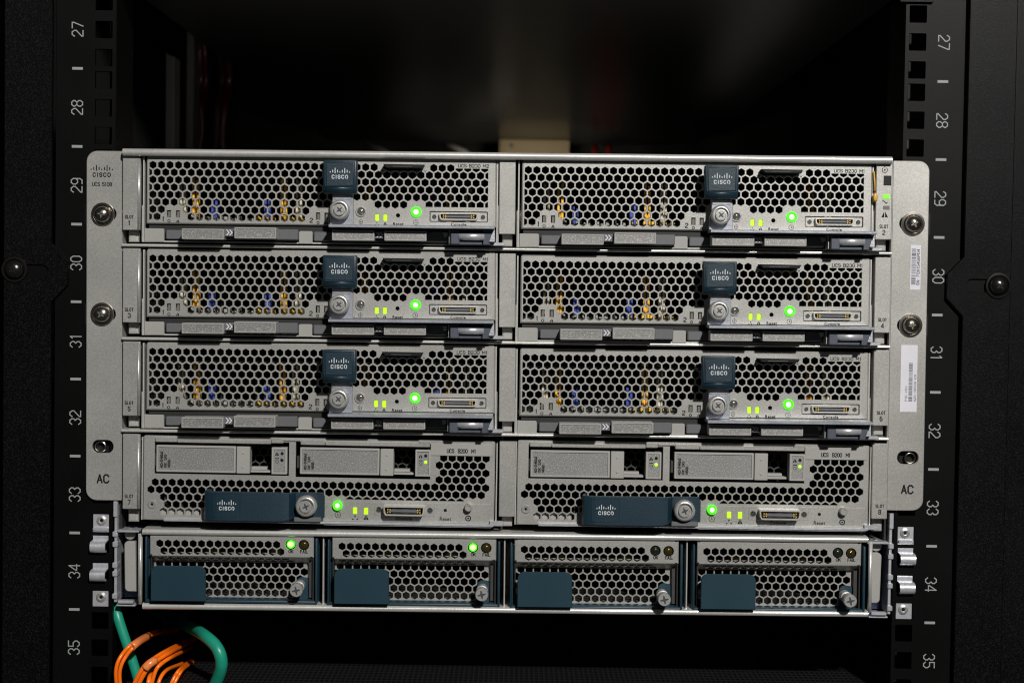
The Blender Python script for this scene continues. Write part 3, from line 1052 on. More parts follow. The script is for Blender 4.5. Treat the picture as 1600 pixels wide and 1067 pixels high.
    for i, (x, y) in enumerate(path):
        f = 0 if x < xe else min(1, (x - xe) / (xa - xe))
        zt_, zb_ = zt1 + (zt2 - zt1) * f, zb1 + (zb2 - zb1) * f
        t0 = Vector(path[max(i - 1, 0)])
        t1 = Vector(path[min(i + 1, n - 1)])
        tg = (t1 - t0).normalized()
        nn = Vector((-tg.y, tg.x))          # towards the back
        if nn.y < 0 and i > 2: nn = -nn
        if i <= 2: nn = Vector((abs(nn.x), abs(nn.y) * .2)).normalized()
        k = 2.0
        rows.append([b.verts.new((x + nn.x * .35, y + nn.y * .35, zt_)), b.verts.new((x, y, zt_ - .45)), b.verts.new((x, y, zb_ + .45)), b.verts.new((x + nn.x * .35, y + nn.y * .35, zb_)),
                     b.verts.new((x + nn.x * k, y + nn.y * k, zb_)), b.verts.new((x + nn.x * k, y + nn.y * k, zt_))])
    for A, B in zip(rows, rows[1:]):
        for i in range(6):
            f = b.faces.new((A[i], A[(i + 1) % 6], B[(i + 1) % 6], B[i]))
            f.smooth = i == 1
    b.faces.new(rows[0])
    b.faces.new(rows[-1][::-1])
    bmesh.ops.recalc_face_normals(b, faces=b.faces[:])
    for e in b.edges:
        if len(e.link_faces) == 2 and e.calc_face_angle(0) > math.radians(30): e.smooth = False
    m._add(b)
    zc = (zt2 + zb2) / 2
    m.prism(rrect(xb - 4, xb + .9, zb2 + .1, zt2 - .05, 3.0, 5, (0, 0, 1, 0)), -10.2, -8.2, .3)
    hd = m.build('handle', BLUE, t)
    m = MB()
    v = r(333, 771.5, 375, 807.5, -18)
    o = ccw(rect(*v))
    m.plate(offset(o, .3), [offset(o, -.15)], -18.14, -17.9, .05, .1)
    m.build('logo_border', BLUE, hd)
    m = MB()
    add_logo(m, *c(354.2, 790.5, -18), -18.05, 10.6)
    m.build('handle_logo', PRINTW, hd)
    thumbscrew(t, *c(478.2, 791, -16), -17.5, -10.3, 5.9, 25)
    m = MB()
    v = r(459, 808.4, 500.5, 815.5, -14)
    m.box(v[0], v[1], -14, -4.6, v[2], v[3], .4)
    m.build('handle_seat', DARKG, hd)
    # perforated plates deep in the bays, beside the drives
    for b in bays:
        m = MB()
        hs = []
        for row in range(5):
            for i in range(12):
                x, z = b[0] + 48 + (i + .5 * (row % 2)) * pitch, b[3] - 3 - row * rp
                if x > b[1] - 8 or z < b[2] + 3 or z > b[3] - 1: continue
                hs.append(hexagon(x, z, R * .98))
        m.plate(rect(b[0] + .2, b[1] - .2, b[2] + .2, b[3] - .2), hs, 13, 14, .1, .1)
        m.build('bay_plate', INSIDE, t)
    return t, F

def make_drive(F, quad, tl=0):
    """2.5-inch drive carrier: quad = its face in pixels"""
    u0, v0, u1, v1 = quad
    c = F.c
    x0, x1, z0, z1 = F.r(*quad)
    fr = Frame(F.ox + x0, F.oz + z0, F.a)
    t = empty('hard_drive', fr)
    o = (x0, 0, z0)
    H = z1 - z0
    Wd = 45.6
    Y = -4.6
    B = lambda m, n, mt, p=t: m.build(n, mt, p, o)
    out = ccw(rrect(x0, x0 + Wd, z0 + .3, z1, .4, 2))
    B(MB().plate(out, [offset(out, -1.15)], Y, 4, .2, .3), 'carrier_frame', GRAYF)
    B(MB().box(x0 + 1, x0 + Wd - 1, Y + .55, 5, z0 + 1.3, z1 - 1), 'carrier_face', FLAKE)
    m = MB()
    for k, (s, w) in enumerate((('A03-D146GA2', 9.6), ('10K  SAS', 7.8), ('146GB', 4.6))):
        add_caps(m, s, x0 + 3.0 + k * 2.15, z0 + 2.6 + w / 2, Y + .5, 1.6, w, 90, th=.2)
    B(m, 'drive_print', PRINTK)
    m = MB()
    m.box(x0 + Wd + .5, x0 + Wd + 8.1, Y + .1, 4, z0 + .1, z1 - .1, .3)
    for q in (.24, .77):
        m.lathe([(.75, Y + .15), (.6, Y - .25), (0, Y - .4)], x0 + Wd + 4.2, z0 + H * q, 14)
    B(m, 'release_button', GRAYF)
    m = MB()
    m.box(x0 + Wd + 8.2, x0 + Wd + 19.5, -1, 6, z0 + .5, z0 + 1.8, .2)
    m.box(x0 + Wd + 8.2, x0 + Wd + 17.2, 1, 6, z0 + 1.9, z0 + 3.6, .2)
    B(m, 'carrier_rail', GRAYF)
    xe = x0 + (F.c(u0 + 204.3, v0)[0] - F.c(u0, v0)[0])
    w = 8.9
    out = ccw(rrect(xe - w, xe, z0 + .05, z1 - .25, .3, 2))
    B(MB().plate(out, [offset(out, -1.05)], Y, 4, .2, .3), 'light_frame', GRAYF)
    B(MB().box(xe - w + .9, xe - .9, Y + .6, 4.5, z0 + 1, z1 - 1.2), 'light_face', FLAKE)
    m = MB()
    yy = Y + .56
    warn_icon(m, xe - w * .66, z1 - 4.0, yy, 1.2)
    ringflat(m, xe - w * .65, z0 + H * .47, .75, 1.0, yy, 10)
    flat(m, rect(xe - w * .78, xe - w * .52, z0 + H * .57, z0 + H * .60), yy)
    flat(m, circle(xe - w * .33, z1 - 3.7, .95, 14), yy)
    B(m, 'light_print', PRINTK)
    l = B(MB().lathe([(.95, Y + .7), (.95, Y + .45), (.5, Y + .2), (0, Y + .15)], xe - w * .33, z0 + H * .53, 16), 'drive_led', YLED)
    m = MB()
    m.box(x0 - 2.0, x0 - .4, -3.0, 3, z0 + 3.5, z0 + 10.5, .2)
    B(m, 'carrier_latch', INSIDE)
    return t

B7, FB7 = make_drive_blade()
tag(B7, 'blade server with two hard drives in slot 7, bottom left, blue handle', 'blade server', 'blade servers with two drives and a blue handle')
B8 = copy_tree(B7)
B8.location = ((FB7.ox + 214.9) * S, 0, (FB7.oz + .85) * S)
B8.rotation_euler.y = -.0005
tag(B8, 'blade server with two hard drives in slot 8, bottom right, blue handle', 'blade server', 'blade servers with two drives and a blue handle')
d1 = make_drive(FB7, (244.6, 695.3, 369, 738))
d2 = make_drive(FB7, (469, 699.5, 593.4, 742))
d3, d4 = copy_tree(d1), copy_tree(d2)
for o in (d3, d4):
    o.location.x += .2149
    o.location.z += .0004
    o.rotation_euler.y = -.0005
d4.location.z += .0002
for o, lab in ((d1, 'left hard drive of slot 7, sparkling grey face, its light unlit'), (d2, 'right hard drive of slot 7, beside the name plate, its light lit green'),
               (d3, 'left hard drive of slot 8, next to the centre post, its light lit'), (d4, 'right hard drive of slot 8, beside the right name plate, its light lit')):
    tag(o, lab, 'hard drive', 'hard drives in the two bottom blades')
for k in kids(d1, 'drive_led'):
    k.data = k.data.copy()
    k.data.materials[0] = BLACK

# ------------------------------------------------------------------ power supplies
def make_psu():
    F = Frame(-156.2, -128.0, A0)
    c, r = F.c, F.r
    t = empty('power_supply', F)
    Y = -6.
    v = r(234.2, 832.2, 490.4, 867.3, Y)
    pitch = (c(432, 850.4, Y)[0] - c(249.4, 848, Y)[0]) / 14
    rp = pitch * math.sqrt(3) / 2
    R = pitch * .82 / math.sqrt(3)
    x0 = c(249.4, 848, Y)[0]
    z0 = c(340, 849.8, Y)[1]
    hs = [hexagon(x0 + i * pitch, z0, R) for i in range(15)] + [hexagon(x0 + (i + .5) * pitch, z0 - rp, R) for i in range(15)]
    okp, fp = c(454, 850.6, Y), c(474.6, 851.4, Y)
    hs += [circle(*okp, 3.0, 22), circle(*fp, 3.0, 22)]
    zb = z0 - rp - R - .9
    # corner notches give the folded-sheet look
    outl = rect(v[0], v[1], zb, v[3])
    fp_ = MB().plate(outl, hs, Y, Y + 1.2, .18, .4)
    for xx, zz in ((v[0] + 1.6, v[3]), (v[1] - 1.6, v[3]), (v[0] + .6, zb + .3), (v[1] - 1.6, zb + .3)):
        pass
    fp_.build('face_strip', GRAY, t)
    m = MB()
    for xx, zz in ((v[0] + 1.0, v[3] - .2), (v[1] - 1.4, v[3] - .2), (v[0] + .5, zb + .9), (v[1] - 1.4, zb + .4)):
        m.box(xx - .7, xx + .7, Y - .06, Y + .6, zz - .9, zz + .3)
    m.build('corner_notch', BLACK, t)
    # folded underside with the same holes, sloping back to the body grille
    m = MB()
    hs = []
    for i in range(16):
        hs += [hexagon(x0 + i * pitch, -2.6, R), hexagon(x0 + (i + .5) * pitch, -2.6 - rp, R)]
    m.plate(rect(v[0] + .5, v[1] - .5, -9.0, 0), hs, 0, .9, .15, .2)
    bmesh.ops.rotate(m.bm, verts=m.bm.verts, cent=(0, 0, 0), matrix=Matrix.Rotation(math.radians(62), 3, 'X'))
    bmesh.ops.translate(m.bm, verts=m.bm.verts, vec=(0, Y + .4, zb - .05))
    m.build('folded_grille', GRAY, t)
    # body grille, set back
    Yb = Y + 8.2
    g = r(233, 871, 489.4, 936, Yb)
    gx0 = c(249, 903, Yb)[0]
    gz0 = c(340, 903, Yb)[1]
    hs = []
    for row in range(-3, 4):
        for i in range(-2, 24):
            x, z = gx0 + (i + .5 * (row % 2)) * pitch, gz0 - row * rp
            if x < g[0] + 3 or x > c(480.5, 900, Yb)[0] or z > g[3] + 2 or z < g[2] + .5: continue
            h = clip(hexagon(x, z, R), 0, -1, -(g[2] + 1.2))
            if len(h) >= 3: hs.append(h)
    MB().plate(rect(g[0], g[1], g[2], g[3] + 3), hs, Yb, Yb + 1.0, .18, .2).build('body_grille', GRAY, t)
    # insides
    m = MB()
    m.box(v[0], v[1], 90, 92, g[2], v[3])
    m.box(v[0], v[1], 2, 90, v[3] - 1, v[3] - .3)
    m.box(v[0] + .1, v[0] + .8, -4.5, 90, g[2], v[3] - 1.1)
    m.box(v[1] - .8, v[1] - .1, -4.5, 90, g[2], v[3] - 1.1)
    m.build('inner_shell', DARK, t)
    m = MB()
    m.box(v[0] + 1, v[1] - 1, Yb + 3, 88, g[2] + .4, g[2] + 1.4)
    for k in range(14):
        xx = v[0] + 5 + k * 6.6
        m.box(xx, xx + 1.6, Yb + 3.2, Yb + 6, g[2] + 1.4, g[2] + 2.6, .2)
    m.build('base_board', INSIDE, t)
    for u in (330, 432):
        x, z = c(u, 868, 34)
        MB().box(x - 3.4, x + 3.4, 34, 50, g[3] - 6, z + 5, .8).build('yellow_coil', mat('yellow_coil_tape', (.45, .32, .03), .5) if 'yellow_coil_tape' not in bpy.data.materials else bpy.data.materials['yellow_coil_tape'], t)
    # blue tray: two side walls and floor lip
    m = MB()
    a0, a1 = c(227.3, 885, -6)[0], c(232.6, 885, -6)[0]
    b0, b1 = c(491.2, 885, -6)[0], c(496.6, 885, -6)[0]
    zf0, zf1 = c(362, 941, -6)[1], c(362, 934.2, -6)[1]
    m.box(a0, a0 + 1.1, -7.6, 60, zf0, v[3] - 2.4, .5, 2)
    m.box(b1 - 1.5, b1, -7.6, 60, zf0, v[3] - 2.4, .6, 2)
    m.box(a0 + .8, b1 - .8, -7.2, 60, zf0 - .02, zf0 + 1.6, .6, 2)
    m.box(a1 - .9, a1 - .2, -3, 30, zf0 + 1.5, v[3] - 4, .2)
    m.build('blue_tray', PSUBLUE, t)
    m = MB()
    q = r(481.5, 870, 490.6, 934, Y + 4)
    m.box(q[0] + .3, q[1] - .1, Y + 4.4, Y + 5.4, q[2], q[3], .2)
    m.build('edge_strip', INSIDE, t)
    # blue handle plate
    Yh = -12.
    h = r(235.4, 884, 321, 939, Yh)
    m = MB()
    m.prism(rrect(*h, 4.0, 6, (0, 0, 1, 1)), Yh, Yh + 1.6, .35)
    m.box(h[0] + .4, h[1] - .2, Yh + 1.4, 0, h[2] + .05, h[2] + 1.5, .3)
    m.build('handle', PSUBLUE, t)
    # screw tab and screw
    q = r(462.5, 902, 484, 938, Yb - 2)
    m = MB()
    m.prism(rrect(*q, 2.9, 6, (0, 0, 1, 1)), Yb - 1.6, Yb - .3, .3)
    m.build('screw_tab', PSUBLUE, t)
    sx, sz = c(463.5, 915.5, -18)
    bx, bz = (q[0] + q[1]) / 2 - 1.2, q[3] - 4.6
    tx, tz = sx - bx, sz - bz
    sm = MB()
    yb, yf = Yb - 1.6, -17.
    prof = [(3.3, 0), (3.3, .35), (2.6, .36), (2.6, .55), (3.3, .56), (3.3, .74), (2.9, .75), (2.9, .80), (3.75, .81), (3.75, .97), (3.4, 1.0), (0, 1.0)]
    sm.lathe([(a, yb + (yf - yb) * k) for a, k in prof], bx, bz, 26)
    sc_ = sm.build('captive_screw', STEEL, t)
    m = MB()
    phillips(m, bx, bz, yf - .05, 2.4, 12)
    m.build('cross_recess', CHAR, sc_)
    # lights
    for nm, p, mt in (('ok_light', okp, GRN), ('fail_light', fp, AMBOFF)):
        o = MB().lathe([(3.3, Y + 1.25), (3.3, Y + 3.4), (0, Y + 3.5)], *p, 22).build(nm, BLACK, t)
        MB().lathe([(2.45, Y + 2.2), (2.35, Y + .7), (1.6, Y - .1), (0, Y - .4)], *p, 22).build('lens', mt, o)
        if nm == 'ok_light':
            MB().lathe([(1.75, Y - .02), (1.2, Y - .4), (0, Y - .6)], p[0], p[1] + .1, 22).build('lit_core', OKG, o)
    m = MB()
    add_caps(m, 'OK', *c(454.6, 861, Y), Y - .03, 2.1, 2.9, th=.19)
    add_caps(m, 'FAIL', *c(475.2, 861.4, Y), Y - .03, 2.1, 4.6, th=.19)
    m.build('light_print', PRINTK, t)
    return t, F

P1, FP1 = make_psu()
PSU = [P1] + [copy_tree(P1) for _ in range(3)]
PLAB = ['first power supply from the left, steel grille, blue handle, green OK light lit', 'second power supply from the left, green OK light lit, below the slot 7 console',
        'third power supply from the left, blue handle, both round lights dark', 'fourth and rightmost power supply, both round lights dark, beside the right bracket']
GREENMESH = None
for i, o in enumerate(PSU):
    o.location = ((FP1.ox + 104.75 * i) * S, 0, (FP1.oz + (0, -.1, -.25, .15)[i]) * S)
    tag(o, PLAB[i], 'power supply', 'power supplies along the foot of the chassis')
    for k in kids(o, 'ok_light'):
        if i > 1:
            for l in list(k.children):
                if l.name.startswith('lit_core'):
                    bpy.data.objects.remove(l)
                else:
                    l.data = l.data.copy()
                    l.data.materials[0] = GRNOFF
    for k in kids(o, 'captive_screw'):      # the loose captive screws sag each their own way
        k.rotation_euler = (0, 0, 0)
        k.location = ((-.6, .2, -.8, 0)[i] * S, (.4, 0, -1.5, -1.0)[i] * S, (.1, -.5, -1.3, -.9)[i] * S)

# ------------------------------------------------------------------ the chassis that holds them
FC = Frame(0, -131.5, A0)
ch = empty('blade_chassis', FC)
tag(ch, 'grey steel blade chassis with ears screwed to both rack rails and eight numbered slots', 'server chassis')
def ear(side):
    if side < 0:
        x0, x1, z0, z1 = FC.r(134.6, 236, 189.6, 781.5, -2.6)
        scr, slot = [(158, 334.5), (157, 491)], (160.5, 697.5)
    else:
        x0, x1, z0, z1 = FC.r(1390.6, 251.5, 1447.6, 797.5, -2.6)
        scr, slot = [(1429.2, 349.5), (1425.6, 508.5)], (1418.5, 715)
    hs = []
    for u, v in scr:
        x, z = FC.c(u, v, -2.6)
        x += 1.7 * -side
        hs.append(rrect(x - 7.0, x + 7.0, z - 3.9, z + 3.9, 3.8, 6))
    x, z = FC.c(*slot, -2.6)
    hs.append(rrect(x - 6.1, x + 6.1, z - 3.75, z + 3.75, 3.6, 6))
    e = MB().plate(rrect(x0, x1, z0, z1, 6.2, 8, (1, 0, 0, 1) if side < 0 else (0, 1, 1, 0)), hs, -2.6, -.4, .25, .35).build('mounting_ear', GRAY, ch)
    # folded return that runs back from the ear along the chassis side
    m = MB()
    a = x1 if side < 0 else x0
    m.box(a - .7 - (.3 if side < 0 else -.3), a + .7 - (.3 if side < 0 else -.3), -2.3, 200, z0 + .2, z1 - .2, .2)
    m.build('ear_return', GRAY, ch)
    xo = -.8 * side
    m = MB()
    m.lathe([(3.5, .7), (3.4, .1), (2.9, -.2), (2.55, -.2), (2.35, .3), (2.35, 5)], x + 2.0 * side, z - .4, 24)
    m.build('cage_nut', CHROME, e)
    m = MB()
    m.box(x - 8, x + 8, 3, 3.5, z - 5, z + 5)
    m.build('nut_backing', BLACK, e)
    for u, v in scr:
        xs, zs = FC.c(u, v, -2.6)
        MB().box(xs - 9.5, xs + 9.5, -.3, -.1, zs - 6, zs + 6).build('nut_backing', BLACK, e)
    for u, v in scr:
        pan_screw(ch, *FC.c(u, v, -7), -2.9, 5.1, random.uniform(0, 90), dome=4.2)
    return e, (x0, x1, z0, z1)
eL, qL = ear(-1)
eR, qR = ear(1)
m = MB()
add_logo(m, *FC.c(159, 269.3, -2.6), -2.64, 12.6)
m.build('ear_logo', PRINTK, eL)
m = MB()
add_caps(m, 'UCS 5108', *FC.c(159.5, 288.2, -2.6), -2.64, 2.35, 11.4, th=.165)
m.build('model_print', PRINTK, eL)
m = MB()
add_caps(m, 'AC', *FC.c(161, 747.7, -2.6), -2.64, 5.4, 7.4, th=.17)
m.build('ear_print', PRINTK, eL)
m = MB()
add_caps(m, 'AC', *FC.c(1417.6, 764.5, -2.6), -2.64, 5.4, 7.4, th=.17)
m.build('ear_print', PRINTK, eR)
def sticker(q, lab):
    v = FC.r(*q, -2.6)
    s = MB().box(*v[:2], -2.75, -2.58, *v[2:]).build('label_sticker', LABEL, ch)
    s['label'] = lab
    return s, v
s, v = sticker((1422.4, 383, 1438.6, 453), 'white serial number sticker')
m = MB()
zz = v[2] + 3
random.seed(11)
while zz < v[3] - 2.4:
    w = random.choice((.16, .16, .3, .45))
    flat(m, rect(v[0] + .6, v[0] + 3.1, zz, zz + w), -2.79)
    zz += w + random.choice((.16, .22, .4))
add_caps(m, 'SN: FOX1546GPD4', v[1] - 1.5, (v[2] + v[3]) / 2 + .2, -2.79, 1.85, 20.6, 90)
m.build('sticker_print', BARK, s)
s, v = sticker((1407, 539, 1433, 643.5), 'white product identity sticker')
m = MB()
zz = v[2] + 6.2
while zz < v[3] - 10.2:
    w = random.choice((.16, .16, .3, .45))
    flat(m, rect(v[0] + 4.7, v[0] + 6.9, zz, zz + w), -2.79)
    zz += w + random.choice((.16, .22, .4))
add_caps(m, 'PID VID:', v[0] + 3.3, v[2] + 6.2 + 4.5, -2.79, 1.35, 9, 90, th=.15)
add_caps(m, 'N20-C6508 V01', v[0] + 8.4, v[2] + 6.2 + 7.7, -2.79, 1.35, 15.6, 90, th=.15)
m.build('sticker_print', BARK, s)

# top sheet with its rolled front edge, shelves, middle and bottom rails
def rolled(u0, v0, u1, v1, Y, name, mt, depth=160., n=7):
    """a sheet whose front edge is rolled round; pixel rectangle of the visible edge"""
    x0, x1, z0, z1 = FC.r(u0, v0, u1, v1, Y)
    h = z1 - z0
    pts = [(Y + h / 2 - h / 2 * math.sin(math.pi * k / n), z0 + h / 2 - h / 2 * math.cos(math.pi * k / n)) for k in range(n + 1)]
    pts += [(Y + depth, z1), (Y + depth, z1 - 1.2), (Y + h * .9, z1 - 1.2), (Y + h * .9, z0)]
    b = MB().prof(pts, x0, x1, False)
    for f in b.bm.faces:
        if abs(f.normal.x) < .5: f.smooth = True
    b.bm.faces.ensure_lookup_table()
    for e in b.bm.edges:
        if len(e.link_faces) == 2 and e.calc_face_angle(0) > math.radians(50): e.smooth = False
    return b.build(name, mt, ch), (x0, x1, z0, z1)
rolled(191, 238.2, 1395, 249.6, -9, 'top_sheet', ROD, 770)
rolled(190.5, 387.3, 1393.5, 392.0, -5, 'shelf', ROD)
rolled(190, 533.2, 1391, 537.9, -5, 'shelf', ROD)
rolled(189.5, 677.0, 1388.5, 681.8, -5, 'shelf', ROD)
rolled(222, 832.8, 1357, 842.2, -8, 'middle_rail', ROD)
rolled(222, 948.6, 1357, 958.6, -8, 'bottom_rail', ROD, 770)
# posts
def post(u0, v0, u1, v1, num, vp, roll=1):
    x0, x1, z0, z1 = FC.r(u0, v0, u1, v1, -5)
    p = MB()
    p.box(x0, x1, -5, 3, z0, z1, .35)
    if roll:
        xa = x1 if roll > 0 else x0
        p.tube([(xa - .5 * roll, -3.9, z0 + .1), (xa - .5 * roll, -3.9, z1 - .1)], 1.25, 12)
    p = p.build('slot_post', GRAY, ch)
    zp = FC.c((u0 + u1) / 2, vp, -4)[1]
    m = MB()
    xc = (x0 + x1) / 2 + .3
    m.prism([(xc - 3.1, zp), (xc + 2.8, zp), (xc + 2.8, z0 + .5), (xc - 3.1, z0 + .5)], 1.0, 6, 1.2, 2)
    m.build('post_foot', GRAYF, p)
    if num:
        m = MB()
        xt = FC.c((u0 + u1) / 2, v1 - 19, -5)[0] - (.9 if roll else 0)
        add_caps(m, 'SLOT', xt, z0 + 7.4, -5.04, 2.1, 5.0, th=.18, gap=.6)
        add_caps(m, str(num), xt, z0 + 4.0, -5.04, 2.9, 1.7, th=.17)
        m.build('slot_number', PRINTK, p)
    return p
for k, (v0, v1, vp) in enumerate(((242.5, 359.5, 378), (388, 504, 522), (533.5, 649.5, 667.5), (678, 795, 817))):
    post(191.5, v0, 217.6 - k * .3, v1, (1, 3, 5, 7)[k], vp, 1)
for k, (v0, v1, vp) in enumerate(((247.5, 366, 385), (396, 511.5, 531), (544, 658.5, 676), (690, 807, 824))):
    post(780, v0, 805.5, v1, 0, vp, 0)
for k, (v0, v1, vp) in enumerate(((256, 374.5, 392), (402, 520, 538), (547, 665, 681), (693, 810.5, 832))):
    p = post(1368.5 - k * 2, v0, 1393.6 - k * 2.2, v1, (2, 4, 6, 8)[k], vp, 0)
    if k == 0:
        m = MB()
        locator_icon(m, *FC.c(1382.5, 266, -5), -5.04, 1.7)
        x, z = FC.c(1382.3, 316.2, -5)
        flat(m, [(x - 2, z), (x - 1, z + .9), (x, z - .2), (x + 1, z - 1), (x + 2, z), (x + 1, z - .3), (x, z + .5), (x - 1, z + 1.4)], -5.04)
        warn_icon(m, *FC.c(1382.3, 335.6, -5), -5.04, 1.9)
        m.build('status_print', PRINTK, p)
        v = FC.r(1380.3, 274.5, 1393, 290.5, -5)
        b = MB().box(v[0], v[1], -5.1, -3, v[2], v[3], .2).build('locate_button', BLACK, p)
        v = FC.r(1379.6, 304.2, 1390, 310.8, -5)
        MB().box(*v[:2], -5.3, -4, *v[2:], .15).build('status_lamp', GLED, p)
        v = FC.r(1379.6, 321.8, 1390, 328, -5)
        MB().box(*v[:2], -5.15, -4, *v[2:], .15).build('status_lamp', OFFLED, p)
# outer walls, back and the fixed dark partitions
m = MB()
zt, zb = FC.c(800, 241, -4)[1], FC.c(800, 956, -4)[1]
for xx in (-221.6, 220.4):
    m.box(xx, xx + 1.2, 2, 770, FC.c(0, 820)[1] * 0 + 44, zt - 2)
for xx in (-210.2, 211.6):
    m.box(xx, xx + 1.0, 2, 770, zb + 2, 46)
m.box(-221, 221, 770, 772, zb, zt)
m.box(-1.2, -.2, 3, 300, 46, zt - 2)
m.build('chassis_wall', DARK, ch)
for u0, u1, v0, v1 in ((214.6, 221.6, 834, 944), (1357.4, 1363.6, 846, 957)):
    x0, x1, z0, z1 = FC.r(u0, v0, u1, v1, -6)
    MB().tube([((x0 + x1) / 2, -4.2, z0), ((x0 + x1) / 2, -4.2, z1)], (x1 - x0) / 2, 14).build('corner_bar', ROD, ch)
for u, v0, v1 in ((505.2, 840, 949), (788.2, 842.5, 952), (1072.8, 845, 954)):
    x0, x1, z0, z1 = FC.r(u - 1.1, v0, u + 1.1, v1, -4)
    MB().box(x0, x1, -4.6, 90, z0, z1, .2).build('bay_divider', ROD, ch)

# ------------------------------------------------------------------ zinc support brackets with clips in the rail holes
FW = Frame()
def bracket(side):
    xs = -225.0 * -side if side > 0 else -225.0
    fr = Frame(side * 222., -131., 0)
    t = empty('support_bracket', fr)
    o = (fr.ox, 0, fr.oz)
    sg = side
    zU, zL = -70., -128.5
    X = lambda d: sg * d                    # d: distance from the rack's middle
    def bx(m, d0, d1, y0, y1, z0, z1, bev=.2):
        a, b = sorted((X(d0), X(d1)))
        m.box(a, b, y0, y1, z0, z1, bev)
    m = MB()
    bx(m, 222.6, 224.2, -1.5, 300, zL, zU)
    for zz in (-89, -95, -107, -112, -125):
        bx(m, 222.2, 225.2, -2.6, 6, zz - 1.6, zz + 1.6, .5)
    bx(m, 222.4, 224.8, -2.4, 4, -79, zU, .3)
    m.build('bracket_edge', ZINC, t, o)
    m = MB()
    bx(m, 211.5, 222.4, -3, 120, zL - 2.0, zL - 1.0)
    bx(m, 212.5, 221.5, -4.5, 0, zL - .4, zL + 1.6, .5)
    bx(m, 209.6, 222.0, -4, 60, -87.6, -86.4, .3)
    m.build('bracket_floor', ZINC, t, o)
    m = MB()
    bx(m, 211.0, 222.3, 14, 15, zL, -88)
    m.build('bracket_web', mat('dark_blue_steel', (.02, .03, .06), .35, .6) if 'dark_blue_steel' not in bpy.data.materials else bpy.data.materials['dark_blue_steel'], t, o)
    m = MB()
    p = rrect(-3.4, 3.0, -14.5, 14.5, 2.2, 5, (1, 0, 0, 1))
    cx, cz = 214.6, -107.5
    m.prism([(X(cx + 0) + (q[0] - q[1] * .02) * 1 if sg < 0 else X(cx) - (q[0] - q[1] * .02), cz + q[1]) for q in p], -2.5, 1, .4)
    m.build('side_pad', GRAYF, t, o)
    m = MB()
    m.tube([(X(216), 2, -89.4), (X(216), 8, -89.4)], 3.2, 16)
    m.build('pivot', STEEL, t, o)
    U = 44.45
    hx = 232.5
    holes = [-82.55, -95.25, -111.1, -127.0]
    for k, hz in enumerate(holes):
        if k in (0, 3):
            m = MB()
            z0, z1 = hz - 4.6, hz + 4.7
            bx(m, hx - 4.6, hx + 4.6, .6, 1.6, z0, z1, .2)
            if k == 0:
                bx(m, hx - 4.2, hx + 4.4, -1.4, 1.2, z0 - .2, z0 + 1.7, .4)
                bx(m, hx - 4.8, hx + 4.5, -.6, 1.2, z0 - 1.0, z0 - .1, .2)
            q = m.build('nut_plate', ZINC, t, o)
            m = MB()
            m.lathe([(3.0, .7), (2.8, .0), (1.7, -.4), (1.4, .1), (1.0, .2), (.9, .6)], X(hx - .4), hz + 1.0, 22)
            m.build('nut', STEEL, q, o)
            m = MB()
            flat(m, circle(X(hx - .4), hz + 1.0, 1.0, 14), .15)
            m.build('nut_bore', BLACK, q, o)
        else:
            d0, d1 = X(hx - 4.4), X(hx + 4.4)
            a, b = min(d0, d1), max(d0, d1)
            dz = hz + (1.4 if k == 1 else .6)
            pts = [(1.6, dz + 4.9), (.3, dz + 4.6), (-.1, dz + 3.2), (.2, dz + 1.2), (-.9, dz + .5), (-3.6, dz + .1), (-4.6, dz - 1.2), (-4.8, dz - 3.6), (-3.9, dz - 5.3), (-2.2, dz - 6.1), (-.4, dz - 5.7)]
            m = MB()
            th = .9
            outer = pts
            inn = []
            for i, (y, z) in enumerate(pts):
                t0, t1 = Vector(pts[max(i - 1, 0)]), Vector(pts[min(i + 1, len(pts) - 1)])
                g = (t1 - t0).normalized()
                nrm = Vector((-g.y, g.x))
                inn.append((y + nrm.x * th, z + nrm.y * th))
            m.prof(outer + inn[::-1], a, b, False)
            sh = -.7 * sg
            for v in m.bm.verts:            # the curled end sits a little off the plate, as pressed
                if v.co.z < dz + .8: v.co.x += .8 * sg
            for f in m.bm.faces:
                if abs(f.normal.x) < .5: f.smooth = True
            for e in m.bm.edges:
                if len(e.link_faces) == 2 and e.calc_face_angle(0) > math.radians(60): e.smooth = False
            m.build('clip', ZINC, t, o)
    return t
tag(bracket(-1), 'zinc support bracket hooked into the left rail under the ear, two curled clips', 'bracket', 'support brackets hooked into the rails')
tag(bracket(1), 'zinc support bracket hooked into the right rail under the ear, two curled clips', 'bracket', 'support brackets hooked into the rails')

# ------------------------------------------------------------------ the rack: numbered rails, textured side panels
rk = empty('equipment_rack', Frame(0, -260, 0))
tag(rk, 'black equipment rack with numbered perforated rails and textured side panels', 'equipment rack')
RO = (0, 0, -260)
U = 44.45
def digits(mb, s, x, z, y, w, h, rot):
    ca, sa = math.cos(math.radians(rot)), math.sin(math.radians(rot))
    k = 0
    total = len(s) * w + (len(s) - 1) * w * .42
    th = .62
    for i, ch_ in enumerate(s):
        ox = -total / 2 + i * w * 1.42
        for st in DIG[ch_]:
            for p, q in zip(st, st[1:]):
                a = Vector((ox + p[0] * w, (p[1] - .5) * h))
                b = Vector((ox + q[0] * w, (q[1] - .5) * h))
                d = (b - a).normalized() * th * .42
                n = Vector((-d.y, d.x)).normalized() * th / 2
                pts = [a - d - n, b + d - n, b + d + n, a - d + n]
                flat(mb, [(x + v.x * ca - v.y * sa, z + v.x * sa + v.y * ca) for v in pts], y - .02 - .004 * k)
                k += 1
